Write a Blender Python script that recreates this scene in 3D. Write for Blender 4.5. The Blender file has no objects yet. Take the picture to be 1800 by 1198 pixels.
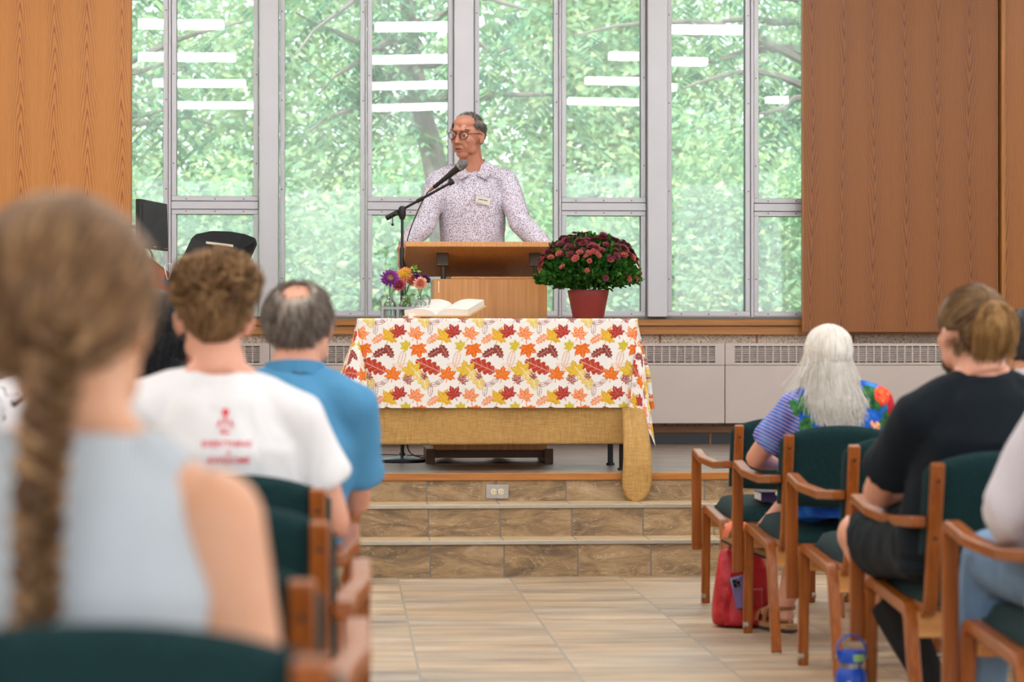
import bpy, math, random
import numpy as np
from mathutils import Vector, Matrix, noise as mnoise
SC = bpy.context.scene
COL = SC.collection
PI = math.pi
random.seed(7)
RNG = np.random.default_rng(11)

# ---------------------------------------------------------------- camera
CAM_H = 1.018; YAW = math.radians(3.9); F = 4250.0; HZ = 615.0
cd = bpy.data.cameras.new('camera'); cam = bpy.data.objects.new('camera', cd); COL.objects.link(cam)
cam.location = (0, 0, CAM_H)
cam.rotation_euler = (PI/2 + math.atan((HZ-599)/F), 0, -YAW)
cd.sensor_width = 36; cd.lens = 85.0; cd.clip_start = .05; cd.clip_end = 300
cd.dof.use_dof = True; cd.dof.focus_distance = 12.7; cd.dof.aperture_fstop = 3.7
SC.camera = cam
# ---------------------------------------------------------------- sky, sun, exposure
SC.view_settings.view_transform = 'Standard'; SC.view_settings.look = 'None'
SC.view_settings.gamma = 1; SC.view_settings.use_curve_mapping = False
SC.view_settings.exposure = 0.0
try: SC.cycles.use_denoising = True
except Exception: pass
SC.cycles.max_bounces = 7; SC.cycles.transparent_max_bounces = 16
SC.cycles.sample_clamp_indirect = 6; SC.cycles.caustics_reflective = False; SC.cycles.caustics_refractive = False
w = bpy.data.worlds.new('sky'); SC.world = w; w.use_nodes = True
bg = w.node_tree.nodes['Background']; bg.inputs[0].default_value = (.86, .93, 1, 1); bg.inputs[1].default_value = 3.5
sd = bpy.data.lights.new('sun', 'SUN'); sun = bpy.data.objects.new('sun', sd); COL.objects.link(sun)
sun.rotation_euler = (math.radians(48), 0, math.radians(-28)); sd.energy = 6.5; sd.color = (1, .95, .82); sd.angle = math.radians(2)
LAMP = 31.5   # radiance of the ceiling fluorescents

# ---------------------------------------------------------------- pixel helpers
CDIR = Vector((math.sin(YAW), math.cos(YAW), 0)); RDIR = Vector((math.cos(YAW), -math.sin(YAW), 0))
def PD(x, y, D):
    """point of the place seen at pixel (x, y) at depth D along the view axis"""
    p = CDIR*D + RDIR*((x-900)/F*D)
    return Vector((p.x, p.y, CAM_H + (HZ-y)/F*D))
def PY(x, y, Y):
    u = (x-900)/F
    D = Y/(CDIR.y + u*RDIR.y)
    return PD(x, y, D)
def XY(x, Y): return PY(x, 0, Y).x
def ZY(y, Y, x=900): return PY(x, y, Y).z

# ---------------------------------------------------------------- materials
def lin(c):
    f = lambda v: v/12.92 if v <= .04045 else ((v+.055)/1.055)**2.4
    return tuple(f(v/255) for v in c) + (1,)
class NT:
    def __init__(s, name):
        s.m = bpy.data.materials.new(name); s.m.use_nodes = True; s.t = s.m.node_tree
        s.b = s.t.nodes['Principled BSDF']; s.out = s.t.nodes['Material Output']
    def n(s, typ, **kw):
        nd = s.t.nodes.new(typ)
        for k, v in kw.items(): setattr(nd, k, v)
        return nd
    def l(s, a, b): s.t.links.new(a, b)
    def setin(s, sock, v):
        if hasattr(v, 'is_output') or isinstance(v, bpy.types.NodeSocket): s.l(v, sock)
        else: sock.default_value = v
    def math(s, op, a, b=0.0, c=None):
        nd = s.n('ShaderNodeMath', operation=op)
        s.setin(nd.inputs[0], a); s.setin(nd.inputs[1], b)
        if c is not None: s.setin(nd.inputs[2], c)
        return nd.outputs[0]
    def coord(s, which='Object'):
        return s.n('ShaderNodeTexCoord').outputs[which]
    def mapping(s, vec, scale=(1,1,1), loc=(0,0,0), rot=(0,0,0)):
        nd = s.n('ShaderNodeMapping'); s.l(vec, nd.inputs[0]); nd.inputs['Scale'].default_value = scale
        nd.inputs['Location'].default_value = loc; nd.inputs['Rotation'].default_value = rot; return nd.outputs[0]
    def noise(s, vec, scale=5, detail=4, rough=.55, dist=0):
        nd = s.n('ShaderNodeTexNoise'); s.l(vec, nd.inputs['Vector']); nd.inputs['Scale'].default_value = scale
        nd.inputs['Detail'].default_value = detail; nd.inputs['Roughness'].default_value = rough; nd.inputs['Distortion'].default_value = dist
        return nd.outputs[0]
    def voronoi(s, vec, scale=5, feature='F1', out=0):
        nd = s.n('ShaderNodeTexVoronoi', feature=feature); s.l(vec, nd.inputs['Vector']); nd.inputs['Scale'].default_value = scale
        return nd.outputs[out]
    def ramp(s, fac, stops, interp='LINEAR'):
        nd = s.n('ShaderNodeValToRGB'); s.l(fac, nd.inputs[0]); cr = nd.color_ramp; cr.interpolation = interp
        while len(cr.elements) < len(stops): cr.elements.new(.5)
        for e, (p, c) in zip(cr.elements, stops): e.position = p; e.color = c if len(c) == 4 else lin(c)
        return nd.outputs[0]
    def mix(s, f, a, b, mode='MIX'):
        nd = s.n('ShaderNodeMix', data_type='RGBA', blend_type=mode)
        s.setin(nd.inputs[0], f); s.setin(nd.inputs[6], a); s.setin(nd.inputs[7], b); return nd.outputs[2]
    def bump(s, h, strength=.3, dist=.01):
        nd = s.n('ShaderNodeBump'); s.l(h, nd.inputs['Height']); nd.inputs['Strength'].default_value = strength
        nd.inputs['Distance'].default_value = dist; s.l(nd.outputs[0], s.b.inputs['Normal'])
    def base(s, v): s.setin(s.b.inputs['Base Color'], v)
    def rough(s, v): s.setin(s.b.inputs['Roughness'], v)
    def sep(s, vec):
        nd = s.n('ShaderNodeSeparateXYZ'); s.l(vec, nd.inputs[0]); return nd.outputs
    def comb(s, x, y, z):
        nd = s.n('ShaderNodeCombineXYZ')
        for i, v in enumerate((x, y, z)): s.setin(nd.inputs[i], v)
        return nd.outputs[0]
def plain(name, rgb, rough=.5, metal=0, var=.06, scale=30, bump=0, spec=None, bscale=None, sheen=0):
    k = NT(name); c = lin(rgb); v = k.noise(k.coord(), scale, 3)
    d = tuple(max(0, x*(1-var)) for x in c[:3])+(1,); e = tuple(min(1, x*(1+var)) for x in c[:3])+(1,)
    k.base(k.ramp(v, [(.3, d), (.7, e)])); k.rough(rough); k.b.inputs['Metallic'].default_value = metal
    if spec is not None: k.b.inputs['Specular IOR Level'].default_value = spec
    if sheen: k.b.inputs['Sheen Weight'].default_value = sheen
    if bump: k.bump(k.noise(k.coord(), bscale or scale*4, 3), bump, .004)
    return k.m
def wood(name, dark, light, along=2, scale=1, rough=.42, bump=.08):
    """straight grained timber, grain along the given object axis"""
    k = NT(name); sc = [55*scale]*3; sc[along] = 2.2*scale
    v = k.noise(k.mapping(k.coord(), tuple(sc)), 1, 5, .6, .3)
    v2 = k.noise(k.mapping(k.coord(), tuple(x*.14 for x in sc)), 1, 3)
    c = k.mix(k.math('MULTIPLY', v2, .6), k.ramp(v, [(.3, dark), (.7, light)]), lin(dark)); k.base(c); k.rough(rough)
    k.bump(v, bump, .002); return k.m
def flame_oak(name, c0, c1, period=.205, sign=1, slope=9.0, rough=.45):
    """crown cut oak veneer: columns of nested arrow figures between straight grain"""
    k = NT(name); o = k.sep(k.coord()); X, Z = o[0], o[2]
    wob = k.noise(k.mapping(k.coord(), (3, 3, .9)), 1, 3)
    xs = k.math('ADD', k.math('DIVIDE', X, period), k.math('MULTIPLY', wob, .35))
    cell = k.math('FLOOR', xs); fx = k.math('SUBTRACT', k.math('FRACT', xs), .5)
    ax = k.math('ABSOLUTE', k.math('MULTIPLY', fx, period))
    jitter = k.noise(k.comb(k.math('MULTIPLY', cell, 3.7), 0, 0), 2, 0)
    soft = k.math('SQRT', k.math('ADD', k.math('MULTIPLY', ax, ax), .00003))
    h = k.math('ADD', k.math('MULTIPLY', Z, sign), k.math('MULTIPLY', soft, slope))
    n1 = k.noise(k.mapping(k.coord(), (14, 14, 1.6)), 1, 4)
    h = k.math('ADD', h, k.math('ADD', k.math('MULTIPLY', jitter, 3), k.math('MULTIPLY', n1, .3)))
    line = k.math('SINE', k.math('MULTIPLY', h, 50)); line = k.math('POWER', k.math('ADD', k.math('MULTIPLY', line, .5), .5), 3)
    fade = k.math('SUBTRACT', 1, k.math('MULTIPLY', ax, 13)); fade = k.math('MAXIMUM', fade, .12)
    grain = k.noise(k.mapping(k.coord(), (420, 420, 9)), 1, 3, .7)
    fine = k.noise(k.mapping(k.coord(), (90, 90, 1.2)), 1, 4)
    f = k.math('ADD', k.math('MULTIPLY', k.math('MULTIPLY', line, fade), .62), k.math('MULTIPLY', grain, .55))
    f = k.math('ADD', f, k.math('MULTIPLY', fine, .25))
    k.base(k.ramp(f, [(.22, c1), (.92, c0)])); k.rough(rough); return k.m

# ---------------------------------------------------------------- mesh building
class MB:
    def __init__(s): s.v = []; s.f = []; s.mi = []; s.cur = 0
    def add(s, vs, fs):
        o = len(s.v); s.v += [tuple(p) for p in vs]; s.f += [tuple(i+o for i in f) for f in fs]; s.mi += [s.cur]*len(fs); return s
    def box(s, c, d, rot=None):
        M = rot.to_matrix() if hasattr(rot, 'to_matrix') else (rot or Matrix.Identity(3))
        vs = [Vector(c) + M @ Vector((x*d[0]/2, y*d[1]/2, z*d[2]/2)) for z in (-1, 1) for y in (-1, 1) for x in (-1, 1)]
        return s.add(vs, [(0,2,3,1),(4,5,7,6),(0,1,5,4),(2,6,7,3),(0,4,6,2),(1,3,7,5)])
    def bx(s, x0, x1, y0, y1, z0, z1): return s.box(((x0+x1)/2, (y0+y1)/2, (z0+z1)/2), (abs(x1-x0), abs(y1-y0), abs(z1-z0)))
    def lathe(s, prof, c=(0,0,0), n=24, M=None, sx=1, sy=1):
        """prof: list of (r, z) from bottom to top"""
        c = Vector(c); M = M or Matrix.Identity(3); vs = []; fs = []
        for r, z in prof:
            for i in range(n):
                a = 2*PI*i/n; vs.append(c + M @ Vector((r*math.cos(a)*sx, r*math.sin(a)*sy, z)))
        for j in range(len(prof)-1):
            for i in range(n):
                k = (i+1) % n; fs.append((j*n+i, j*n+k, (j+1)*n+k, (j+1)*n+i))
        fs.append(tuple(range(n-1, -1, -1))); fs.append(tuple((len(prof)-1)*n+i for i in range(n)))
        return s.add(vs, fs)
    def cyl(s, a, b, r0, r1=None, n=16):
        r1 = r0 if r1 is None else r1; a = Vector(a); b = Vector(b); d = b-a
        M = d.to_track_quat('Z', 'Y').to_matrix()
        return s.lathe([(r0, 0), (r1, d.length)], a, n, M)
    def ell(s, c, r, rot=None, n=20, m=12):
        M = rot.to_matrix() if hasattr(rot, 'to_matrix') else (rot or Matrix.Identity(3)); c = Vector(c); vs = []; fs = []
        for j in range(1, m):
            t = PI*j/m
            for i in range(n):
                a = 2*PI*i/n; vs.append(c + M @ Vector((r[0]*math.sin(t)*math.cos(a), r[1]*math.sin(t)*math.sin(a), -r[2]*math.cos(t))))
        vs.append(c + M @ Vector((0, 0, -r[2]))); vs.append(c + M @ Vector((0, 0, r[2]))); S = len(vs)-2
        for j in range(m-2):
            for i in range(n):
                k = (i+1) % n; fs.append((j*n+i, j*n+k, (j+1)*n+k, (j+1)*n+i))
        for i in range(n):
            k = (i+1) % n; fs.append((S, k, i)); fs.append((S+1, (m-2)*n+i, (m-2)*n+k))
        return s.add(vs, fs)
    def tube(s, pts, r, n=8, caps=True, side=None, flat=1.0):
        """round (or elliptical) tube along pts; r a number or list"""
        pts = [Vector(p) for p in pts]; L = len(pts); rs = r if isinstance(r, (list, tuple)) else [r]*L
        vs = []; fs = []; up = None
        for i, p in enumerate(pts):
            t = (pts[min(i+1, L-1)] - pts[max(i-1, 0)]).normalized()
            if up is None:
                up = Vector(side) if side else (Vector((0,0,1)) if abs(t.z) < .9 else Vector((1,0,0)))
            a = up - t*up.dot(t)
            if a.length < 1e-6: a = t.orthogonal()
            a.normalize(); b = t.cross(a); up = a
            rr = rs[i]; ra, rb = rr if isinstance(rr, tuple) else (rr, rr*flat)
            for q in range(n):
                g = 2*PI*q/n; vs.append(p + a*(ra*math.cos(g)) + b*(rb*math.sin(g)))
        for j in range(L-1):
            for q in range(n):
                k = (q+1) % n; fs.append((j*n+q, j*n+k, (j+1)*n+k, (j+1)*n+q))
        if caps: fs.append(tuple(range(n-1, -1, -1))); fs.append(tuple((L-1)*n+q for q in range(n)))
        return s.add(vs, fs)
    def sweep(s, pts, side, wd, th):
        """rectangular bar bent along pts; wd is measured along side, th across"""
        pts = [Vector(p) for p in pts]; L = len(pts); side = Vector(side).normalized(); vs = []; fs = []
        for i, p in enumerate(pts):
            t0 = (p-pts[i-1]).normalized() if i else (pts[1]-pts[0]).normalized()
            t1 = (pts[i+1]-p).normalized() if i < L-1 else t0
            t = (t0+t1).normalized(); nrm = side.cross(t).normalized(); k = 1/max(.5, t.dot(t0))
            W = wd[i] if isinstance(wd, list) else wd
            T = th[i] if isinstance(th, list) else th
            for a, b in ((-1,-1),(1,-1),(1,1),(-1,1)): vs.append(p + side*(a*W/2) + nrm*(b*T/2*k))
        for j in range(L-1):
            for q in range(4):
                k = (q+1) % 4; fs.append((j*4+q, j*4+k, (j+1)*4+k, (j+1)*4+q))
        fs.append((3,2,1,0)); fs.append(tuple((L-1)*4+q for q in range(4)))
        return s.add(vs, fs)
    def prism(s, poly, frame, depth):
        """poly: 2d points; frame(u, v, w) -> point; depth: (w0, w1)"""
        n = len(poly); vs = [frame(u, v, depth[0]) for u, v in poly] + [frame(u, v, depth[1]) for u, v in poly]
        fs = [tuple(range(n-1, -1, -1)), tuple(range(n, 2*n))] + [(i, (i+1) % n, n+(i+1) % n, n+i) for i in range(n)]
        return s.add(vs, fs)
    def grid(s, fn, nu, nv):
        vs = [fn(i/nu, j/nv) for j in range(nv+1) for i in range(nu+1)]
        fs = [(j*(nu+1)+i, j*(nu+1)+i+1, (j+1)*(nu+1)+i+1, (j+1)*(nu+1)+i) for j in range(nv) for i in range(nu)]
        return s.add(vs, fs)
    def build(s, name, mat, parent=None, smooth=True, bevel=0, seg=2, angle=35, solid=0):
        me = bpy.data.meshes.new(name); me.from_pydata(s.v, [], s.f)
        for m in (mat if isinstance(mat, (list, tuple)) else [mat]): me.materials.append(m)
        if any(s.mi): me.polygons.foreach_set('material_index', s.mi)
        me.update()
        import bmesh
        bm = bmesh.new(); bm.from_mesh(me); bmesh.ops.recalc_face_normals(bm, faces=bm.faces); bm.to_mesh(me); bm.free()
        o = bpy.data.objects.new(name, me); COL.objects.link(o)
        if smooth:
            me.polygons.foreach_set('use_smooth', [True]*len(me.polygons))
            me.set_sharp_from_angle(angle=math.radians(angle))
        if solid:
            q = o.modifiers.new('thick', 'SOLIDIFY'); q.thickness = solid; q.offset = 0
        if bevel:
            q = o.modifiers.new('round', 'BEVEL'); q.width = bevel; q.segments = seg; q.limit_method = 'ANGLE'; q.angle_limit = math.radians(40)
        if parent is not None: o.parent = parent
        return o
def np_mesh(name, V, Fq, mat, parent=None, smooth=False, cols=None):
    """fast mesh from arrays; Fq (n,3) or (n,4)"""
    V = np.asarray(V, dtype=np.float32); Fq = np.asarray(Fq, dtype=np.int32); k = Fq.shape[1]
    me = bpy.data.meshes.new(name); me.vertices.add(len(V)); me.vertices.foreach_set('co', V.ravel())
    me.loops.add(Fq.size); me.loops.foreach_set('vertex_index', Fq.ravel())
    me.polygons.add(len(Fq)); me.polygons.foreach_set('loop_start', np.arange(0, Fq.size, k, dtype=np.int32))
    me.polygons.foreach_set('loop_total', np.full(len(Fq), k, dtype=np.int32))
    me.update(calc_edges=True); me.validate()
    for m in (mat if isinstance(mat, (list, tuple)) else [mat]): me.materials.append(m)
    if smooth: me.polygons.foreach_set('use_smooth', [True]*len(me.polygons))
    if cols is not None:
        at = me.color_attributes.new('dye', 'FLOAT_COLOR', 'POINT'); at.data.foreach_set('color', np.asarray(cols, dtype=np.float32).ravel())
    o = bpy.data.objects.new(name, me); COL.objects.link(o)
    if parent is not None: o.parent = parent
    return o
def fillet(pts, r, n=5):
    pts = [Vector(p) for p in pts]; out = [pts[0]]
    for i in range(1, len(pts)-1):
        p = pts[i]; a = pts[i-1]-p; b = pts[i+1]-p; ang = a.angle(b); R = r[i-1] if isinstance(r, list) else r
        d = min(R/max(1e-4, math.tan(ang/2)), a.length*.49, b.length*.49)
        p0 = p+a.normalized()*d; p1 = p+b.normalized()*d
        for j in range(n+1):
            t = j/n; out.append(p0*(1-t)**2 + p*2*t*(1-t) + p1*t*t)
    out.append(pts[-1]); return out
def tag(o, label=None, cat=None, group=None, kind=None):
    if label: o['label'] = label
    if cat: o['category'] = cat
    if group: o['group'] = group
    if kind: o['kind'] = kind
    return o
def struct(o): o['kind'] = 'structure'; return o
def empty(name, loc=(0,0,0), rz=0):
    o = bpy.data.objects.new(name, None); COL.objects.link(o); o.location = loc; o.rotation_euler = (0, 0, rz)
    o.empty_display_size = .1; return o
def place(o, loc, rz=0, s=1): o.location = loc; o.rotation_euler = (0, 0, rz); o.scale = (s, s, s); return o
def kids(o): return [c for c in bpy.data.objects if c.parent == o]
def copy_tree(o, parent=None):
    c = o.copy(); COL.objects.link(c)
    if parent is not None: c.parent = parent
    for ch in kids(o): copy_tree(ch, c)
    return c
# ================================================================ the room
Y1, Y2, Y3, YW = 10.84, 11.13, 11.42, 14.95      # risers and the back wall face
Z1, Z2, Z3 = .161, .304, .436
XL, XR, YB, ZC = -5.2, 6.6, -3.4, 4.05
M_white = plain('ceiling_paint', (232, 230, 226), .9)
M_wallp = plain('side_wall_paint', (214, 200, 182), .9)
M_alu = plain('window_aluminium', (196, 196, 202), .42, .25, .02, 8)
M_gask = plain('dark_gasket', (38, 42, 52), .6)
M_oakL = flame_oak('oak_veneer_light', (156, 86, 24), (216, 144, 62), .205, 1)
M_oakR = flame_oak('oak_veneer_red_shaded', (112, 60, 15), (154, 92, 30), .2, -1)  # darker than the left oak: shade is put into the veneer colour
M_oakE = wood('oak_edge', (150, 92, 34), (200, 136, 60), 2, 1)
M_oakT = wood('oak_trim', (146, 90, 34), (196, 138, 70), 0, .8)
M_nose = wood('oak_nosing', (152, 92, 34), (206, 140, 66), 0, .8, .35)
M_silver = plain('metal_strip', (178, 172, 160), .35, .6)
M_dark = plain('black_plastic', (24, 26, 30), .4)

# floor of long stone look tiles
k = NT('floor_tile'); c = k.coord(); o = k.sep(c)
warp = k.noise(k.mapping(c, (.8, 5, 1)), 1, 3)
row = k.math('FLOOR', k.math('DIVIDE', o[0], .497))
cid = k.math('MULTIPLY', row, 7.31)
cv = k.comb(k.math('ADD', k.math('MULTIPLY', o[0], 1.3), cid), k.math('ADD', k.math('MULTIPLY', o[1], 9), k.math('MULTIPLY', warp, 2.5)), cid)
st = k.noise(cv, 1.0, 6, .62, .4)
big = k.noise(k.mapping(c, (1.5, 2.6, 1)), 1, 3)
colr = k.ramp(st, [(.30, (96, 88, 78)), (.42, (146, 132, 114)), (.54, (186, 166, 138)), (.68, (208, 198, 182))])
tint = k.ramp(big, [(.35, (142, 138, 132)), (.62, (192, 162, 124))])
colr = k.mix(.42, colr, tint)
gx = k.math('ABSOLUTE', k.math('SUBTRACT', k.math('FRACT', k.math('DIVIDE', k.math('ADD', o[0], .0), .497)), .5))
gy = k.math('ABSOLUTE', k.math('SUBTRACT', k.math('FRACT', k.math('ADD', k.math('DIVIDE', o[1], .497), k.math('MULTIPLY', row, .37))), .5))
g1 = k.math('GREATER_THAN', gx, .491); g2 = k.math('MULTIPLY', k.math('GREATER_THAN', gy, .494), .3)
colr = k.mix(k.math('MAXIMUM', g1, g2), colr, lin((150, 142, 128))); k.base(colr)
k.rough(k.ramp(st, [(.2, (168,)*3), (.8, (190,)*3)])); k.bump(st, .06, .003); M_floor = k.m
# x phase of the joints is fixed by shifting the floor object
FLX = XY(797, Y1) - .2485
# riser slate tiles
def riser_mat(name, x0, width, light=False):
    k = NT(name); c = k.coord(); o = k.sep(c)
    u = k.math('DIVIDE', k.math('SUBTRACT', o[0], x0), width); idn = k.math('FLOOR', u)
    cc = k.comb(k.math('ADD', k.math('MULTIPLY', o[0], 1.0), k.math('MULTIPLY', idn, 5.3)), o[1], k.math('ADD', o[2], k.math('MULTIPLY', idn, 2.1)))
    rot = k.mapping(cc, (2.2, 6, 7), (0,0,0), (0, .6, 0))
    a = k.noise(rot, 1.6, 8, .68, 1.1); b = k.noise(cc, 14, 6, .7, .6)
    vein = k.math('ABSOLUTE', k.math('SUBTRACT', k.noise(rot, .9, 4, .6, 2.2), .5))
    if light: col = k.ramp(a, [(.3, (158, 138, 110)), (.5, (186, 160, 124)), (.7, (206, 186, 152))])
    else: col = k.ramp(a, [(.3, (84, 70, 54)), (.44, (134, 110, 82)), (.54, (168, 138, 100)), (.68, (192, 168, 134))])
    col = k.mix(k.math('MULTIPLY', b, .35), col, lin((112, 100, 84)) if not light else lin((190, 170, 138)))
    col = k.mix(k.math('MULTIPLY', k.math('LESS_THAN', vein, .005), .7), col, lin((196, 176, 142)))
    g = k.math('GREATER_THAN', k.math('ABSOLUTE', k.math('SUBTRACT', k.math('FRACT', u), .5)), .489)
    k.base(k.mix(g, col, lin((120, 112, 104)))); k.rough(.5); k.bump(k.math('ADD', a, k.math('MULTIPLY', b, .5)), .45, .008); return k.m
def joints(xs, Y): return XY(xs[0], Y), (XY(xs[-1], Y)-XY(xs[0], Y))/(len(xs)-1)
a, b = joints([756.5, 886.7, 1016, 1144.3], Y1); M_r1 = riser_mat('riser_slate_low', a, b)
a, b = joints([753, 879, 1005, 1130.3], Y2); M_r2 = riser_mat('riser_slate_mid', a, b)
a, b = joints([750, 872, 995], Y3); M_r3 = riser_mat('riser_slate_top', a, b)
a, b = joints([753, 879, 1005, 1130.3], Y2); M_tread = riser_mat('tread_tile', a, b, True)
# stage floor laminate
k = NT('stage_laminate'); c = k.coord()
a = k.noise(k.mapping(c, (3.5, 30, 1)), 1, 6, .65, .4); b = k.noise(k.mapping(c, (1, 9, 1)), 1, 3)
k.base(k.mix(k.math('MULTIPLY', b, .5), k.ramp(a, [(.3, (88, 74, 66)), (.48, (132, 116, 104)), (.62, (180, 168, 154))]), lin((120, 106, 100))))
k.rough(.33); k.bump(a, .1, .003); M_stage = k.m
# exposed aggregate wall
k = NT('exposed_aggregate'); c = k.coord(); v = k.voronoi(c, 130, 'F1', 1)
bwv = k.n('ShaderNodeRGBToBW'); k.l(v, bwv.inputs[0])
k.base(k.mix(.55, k.ramp(k.noise(c, 60, 4), [(.35, (158, 138, 120)), (.65, (206, 190, 172))]), k.ramp(bwv.outputs[0], [(.2, (120, 96, 80)), (.6, (214, 200, 184))]))); k.rough(.9)
k.bump(k.voronoi(c, 130), .6, .006); M_agg = k.m

fl = MB().bx(XL-FLX, XR-FLX, YB, Y1, -.12, 0).build('floor', M_floor); fl.location = (FLX, 0, 0); struct(fl)
struct(MB().bx(XL, XR, Y1, Y2+.02, -.1, Z1-.012).build('floor_step_low', M_r1))
struct(MB().bx(XL, XR, Y1-.004, Y2, Z1-.012, Z1).build('floor_tread_low', M_tread))
struct(MB().bx(XL, XR, Y2, Y3+.02, -.1, Z2-.012).build('floor_step_middle', M_r2))
struct(MB().bx(XL, XR, Y2-.004, Y3, Z2-.012, Z2).build('floor_tread_middle', M_tread))
struct(MB().bx(XL, XR, Y3, Y3+.05, -.1, Z3-.034).build('floor_step_top', M_r3))
for (yy, zz) in ((Y1, Z1), (Y2, Z2)):
    struct(MB().bx(XL, XR, yy-.012, yy+.012, zz-.016, zz+.003).build('trim_stair_nosing', M_silver, bevel=.003))
struct(MB().bx(XL, XR, Y3+.03, YW+.1, -.1, Z3).build('floor_stage', M_stage))
struct(MB().bx(XL, XR, Y3-.012, Y3+.03, Z3-.034, Z3+.001).build('trim_stage_edge', M_nose, bevel=.003))
# shell
struct(MB().bx(XL-.1, XR+.1, YB-.1, YW+.3, ZC, ZC+.12).build('ceiling', M_white))
struct(MB().bx(XL-.12, XL, YB, YW+.2, -.1, ZC).build('wall_left', M_wallp))
def holed(axis, c0, c1, a0, a1, holes, nm):
    q = MB(); f = (lambda p0, p1, z0, z1: q.bx(p0, p1, c0, c1, z0, z1)) if axis == 'x' else (lambda p0, p1, z0, z1: q.bx(c0, c1, p0, p1, z0, z1))
    p = a0
    for (h0, h1, z0, z1) in holes:
        f(p, h0, -.1, ZC); f(h0, h1, -.1, z0); f(h0, h1, z1, ZC); p = h1
    f(p, a1, -.1, ZC); struct(q.build(nm, M_wallp))
holed('y', XR, XR+.12, YB, YW+.2, [(-2.4, .4, .8, 3.3), (1.2, 4.0, .8, 3.3), (4.8, 7.6, .8, 3.3)], 'wall_right')  # openings for the added daylight windows
holed('x', YB-.12, YB, XL, XR, [(-4.6, -1.2, .3, 3.4), (-.8, 2.6, .3, 3.4), (3.0, 6.2, .3, 3.4)], 'wall_rear')
# back wall below the windows
ZS = ZY(558, YW, 1200)          # window stool level
ZG = ZY(588, YW, 1200); ZH = ZY(603, YW-.18, 1200)
struct(MB().bx(XL, XR, YW, YW+.35, Z3, ZG).build('wall_back', M_agg))
struct(MB().bx(XL, XR, YW+.02, YW+.35, ZG, ZS-.012).build('wall_back_upstand', M_agg))
struct(MB().bx(XL, XR, YW-.035, YW+.02, ZG, (ZG+ZS)/2).build('trim_sill_lower', M_oakT, bevel=.003))
struct(MB().bx(XL, XR, YW-.05, YW+.03, (ZG+ZS)/2+.002, ZS-.012).build('trim_sill_upper', M_oakT, bevel=.003))
struct(MB().bx(XL, XR, YW+.03, YW+.35, ZS-.012, ZS+.004).build('trim_sill_stone', plain('grey_sill', (120, 112, 104), .7)))
q = MB()
for px in (330, 500, 672, 840, 1009, 1160, 1330, 1500, 1670): q.bx(XY(px, YW)-.006, XY(px, YW)+.006, YW-.004, YW+.001, ZH-.1, ZG)
struct(q.build('trim_wall_joint', plain('rust_joint', (140, 92, 66), .8)))
# oak rail and black base beneath the heaters
zr0, zr1 = ZY(760, YW, 1200), ZY(748, YW, 1200)
struct(MB().bx(XL, XR, YW-.02, YW, zr0, zr1).build('trim_base_rail', M_oakT, bevel=.002))
struct(MB().bx(XL, XR, YW-.012, YW, Z3, zr0-.004).build('baseboard_back', plain('black_base', (26, 28, 34), .35)))
q = MB()
for px in (600, 1248, 1500, 1760): q.bx(XY(px, YW)-.006, XY(px, YW)+.006, YW-.016, YW-.011, Z3, zr0)
struct(q.build('trim_base_joint', M_oakT))

# ---------------------------------------------------------------- windows
k = NT('window_glass'); t = k.t
gl = k.n('ShaderNodeBsdfGlossy'); gl.inputs['Roughness'].default_value = 0.0; gl.inputs['Color'].default_value = (1, 1, 1, 1)
tr = k.n('ShaderNodeBsdfTransparent'); tr.inputs['Color'].default_value = (.86, .94, .91, 1)
df = k.n('ShaderNodeBsdfDiffuse'); df.inputs['Color'].default_value = (.9, .96, .95, 1)
tl = k.n('ShaderNodeBsdfTranslucent'); tl.inputs['Color'].default_value = (.9, .96, .95, 1)
haze_mix = k.n('ShaderNodeMixShader'); haze_mix.inputs[0].default_value = .5; k.l(df.outputs[0], haze_mix.inputs[1]); k.l(tl.outputs[0], haze_mix.inputs[2])
fr = k.n('ShaderNodeFresnel'); fr.inputs[0].default_value = 1.52
f2 = k.math('MULTIPLY', fr.outputs[0], 1.9)
m1 = k.n('ShaderNodeMixShader'); k.l(f2, m1.inputs[0]); k.l(tr.outputs[0], m1.inputs[1]); k.l(gl.outputs[0], m1.inputs[2])
haze = k.ramp(k.noise(k.mapping(k.coord(), (1.3, 1, 1)), 1.6, 4), [(.35, (.13,)*3+(1,)), (.7, (.27,)*3+(1,))])  # veiling glare on the view, mixed into the panes as uneven pale haze
m2 = k.n('ShaderNodeMixShader'); k.l(haze, m2.inputs[0]); k.l(m1.outputs[0], m2.inputs[1]); k.l(haze_mix.outputs[0], m2.inputs[2])
k.l(m2.outputs[0], k.out.inputs['Surface']); M_glass = k.m
ZT = 3.95
zsill = ZS + .004
def frame_mb(x0, x1, z0, z1, y0, y1, wd):
    q = MB(); q.bx(x0, x1, y0, y1, z0, z0+wd); q.bx(x0, x1, y0, y1, z1-wd, z1)
    q.bx(x0, x0+wd, y0, y1, z0+wd, z1-wd); q.bx(x1-wd, x1, y0, y1, z0+wd, z1-wd); return q
def pane(x0, x1, z0, z1, y, twist, tilt, parent):
    def fn(u, v):
        x = x0+(x1-x0)*u; z = z0+(z1-z0)*v; xm = x-(x0+x1)/2; zm = z-2.7
        return (x, y + twist*xm*zm + tilt*zm + .0007*math.sin(xm*5), z)
    o = MB().grid(fn, 10, 24).build('pane', M_glass, parent); return o
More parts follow.
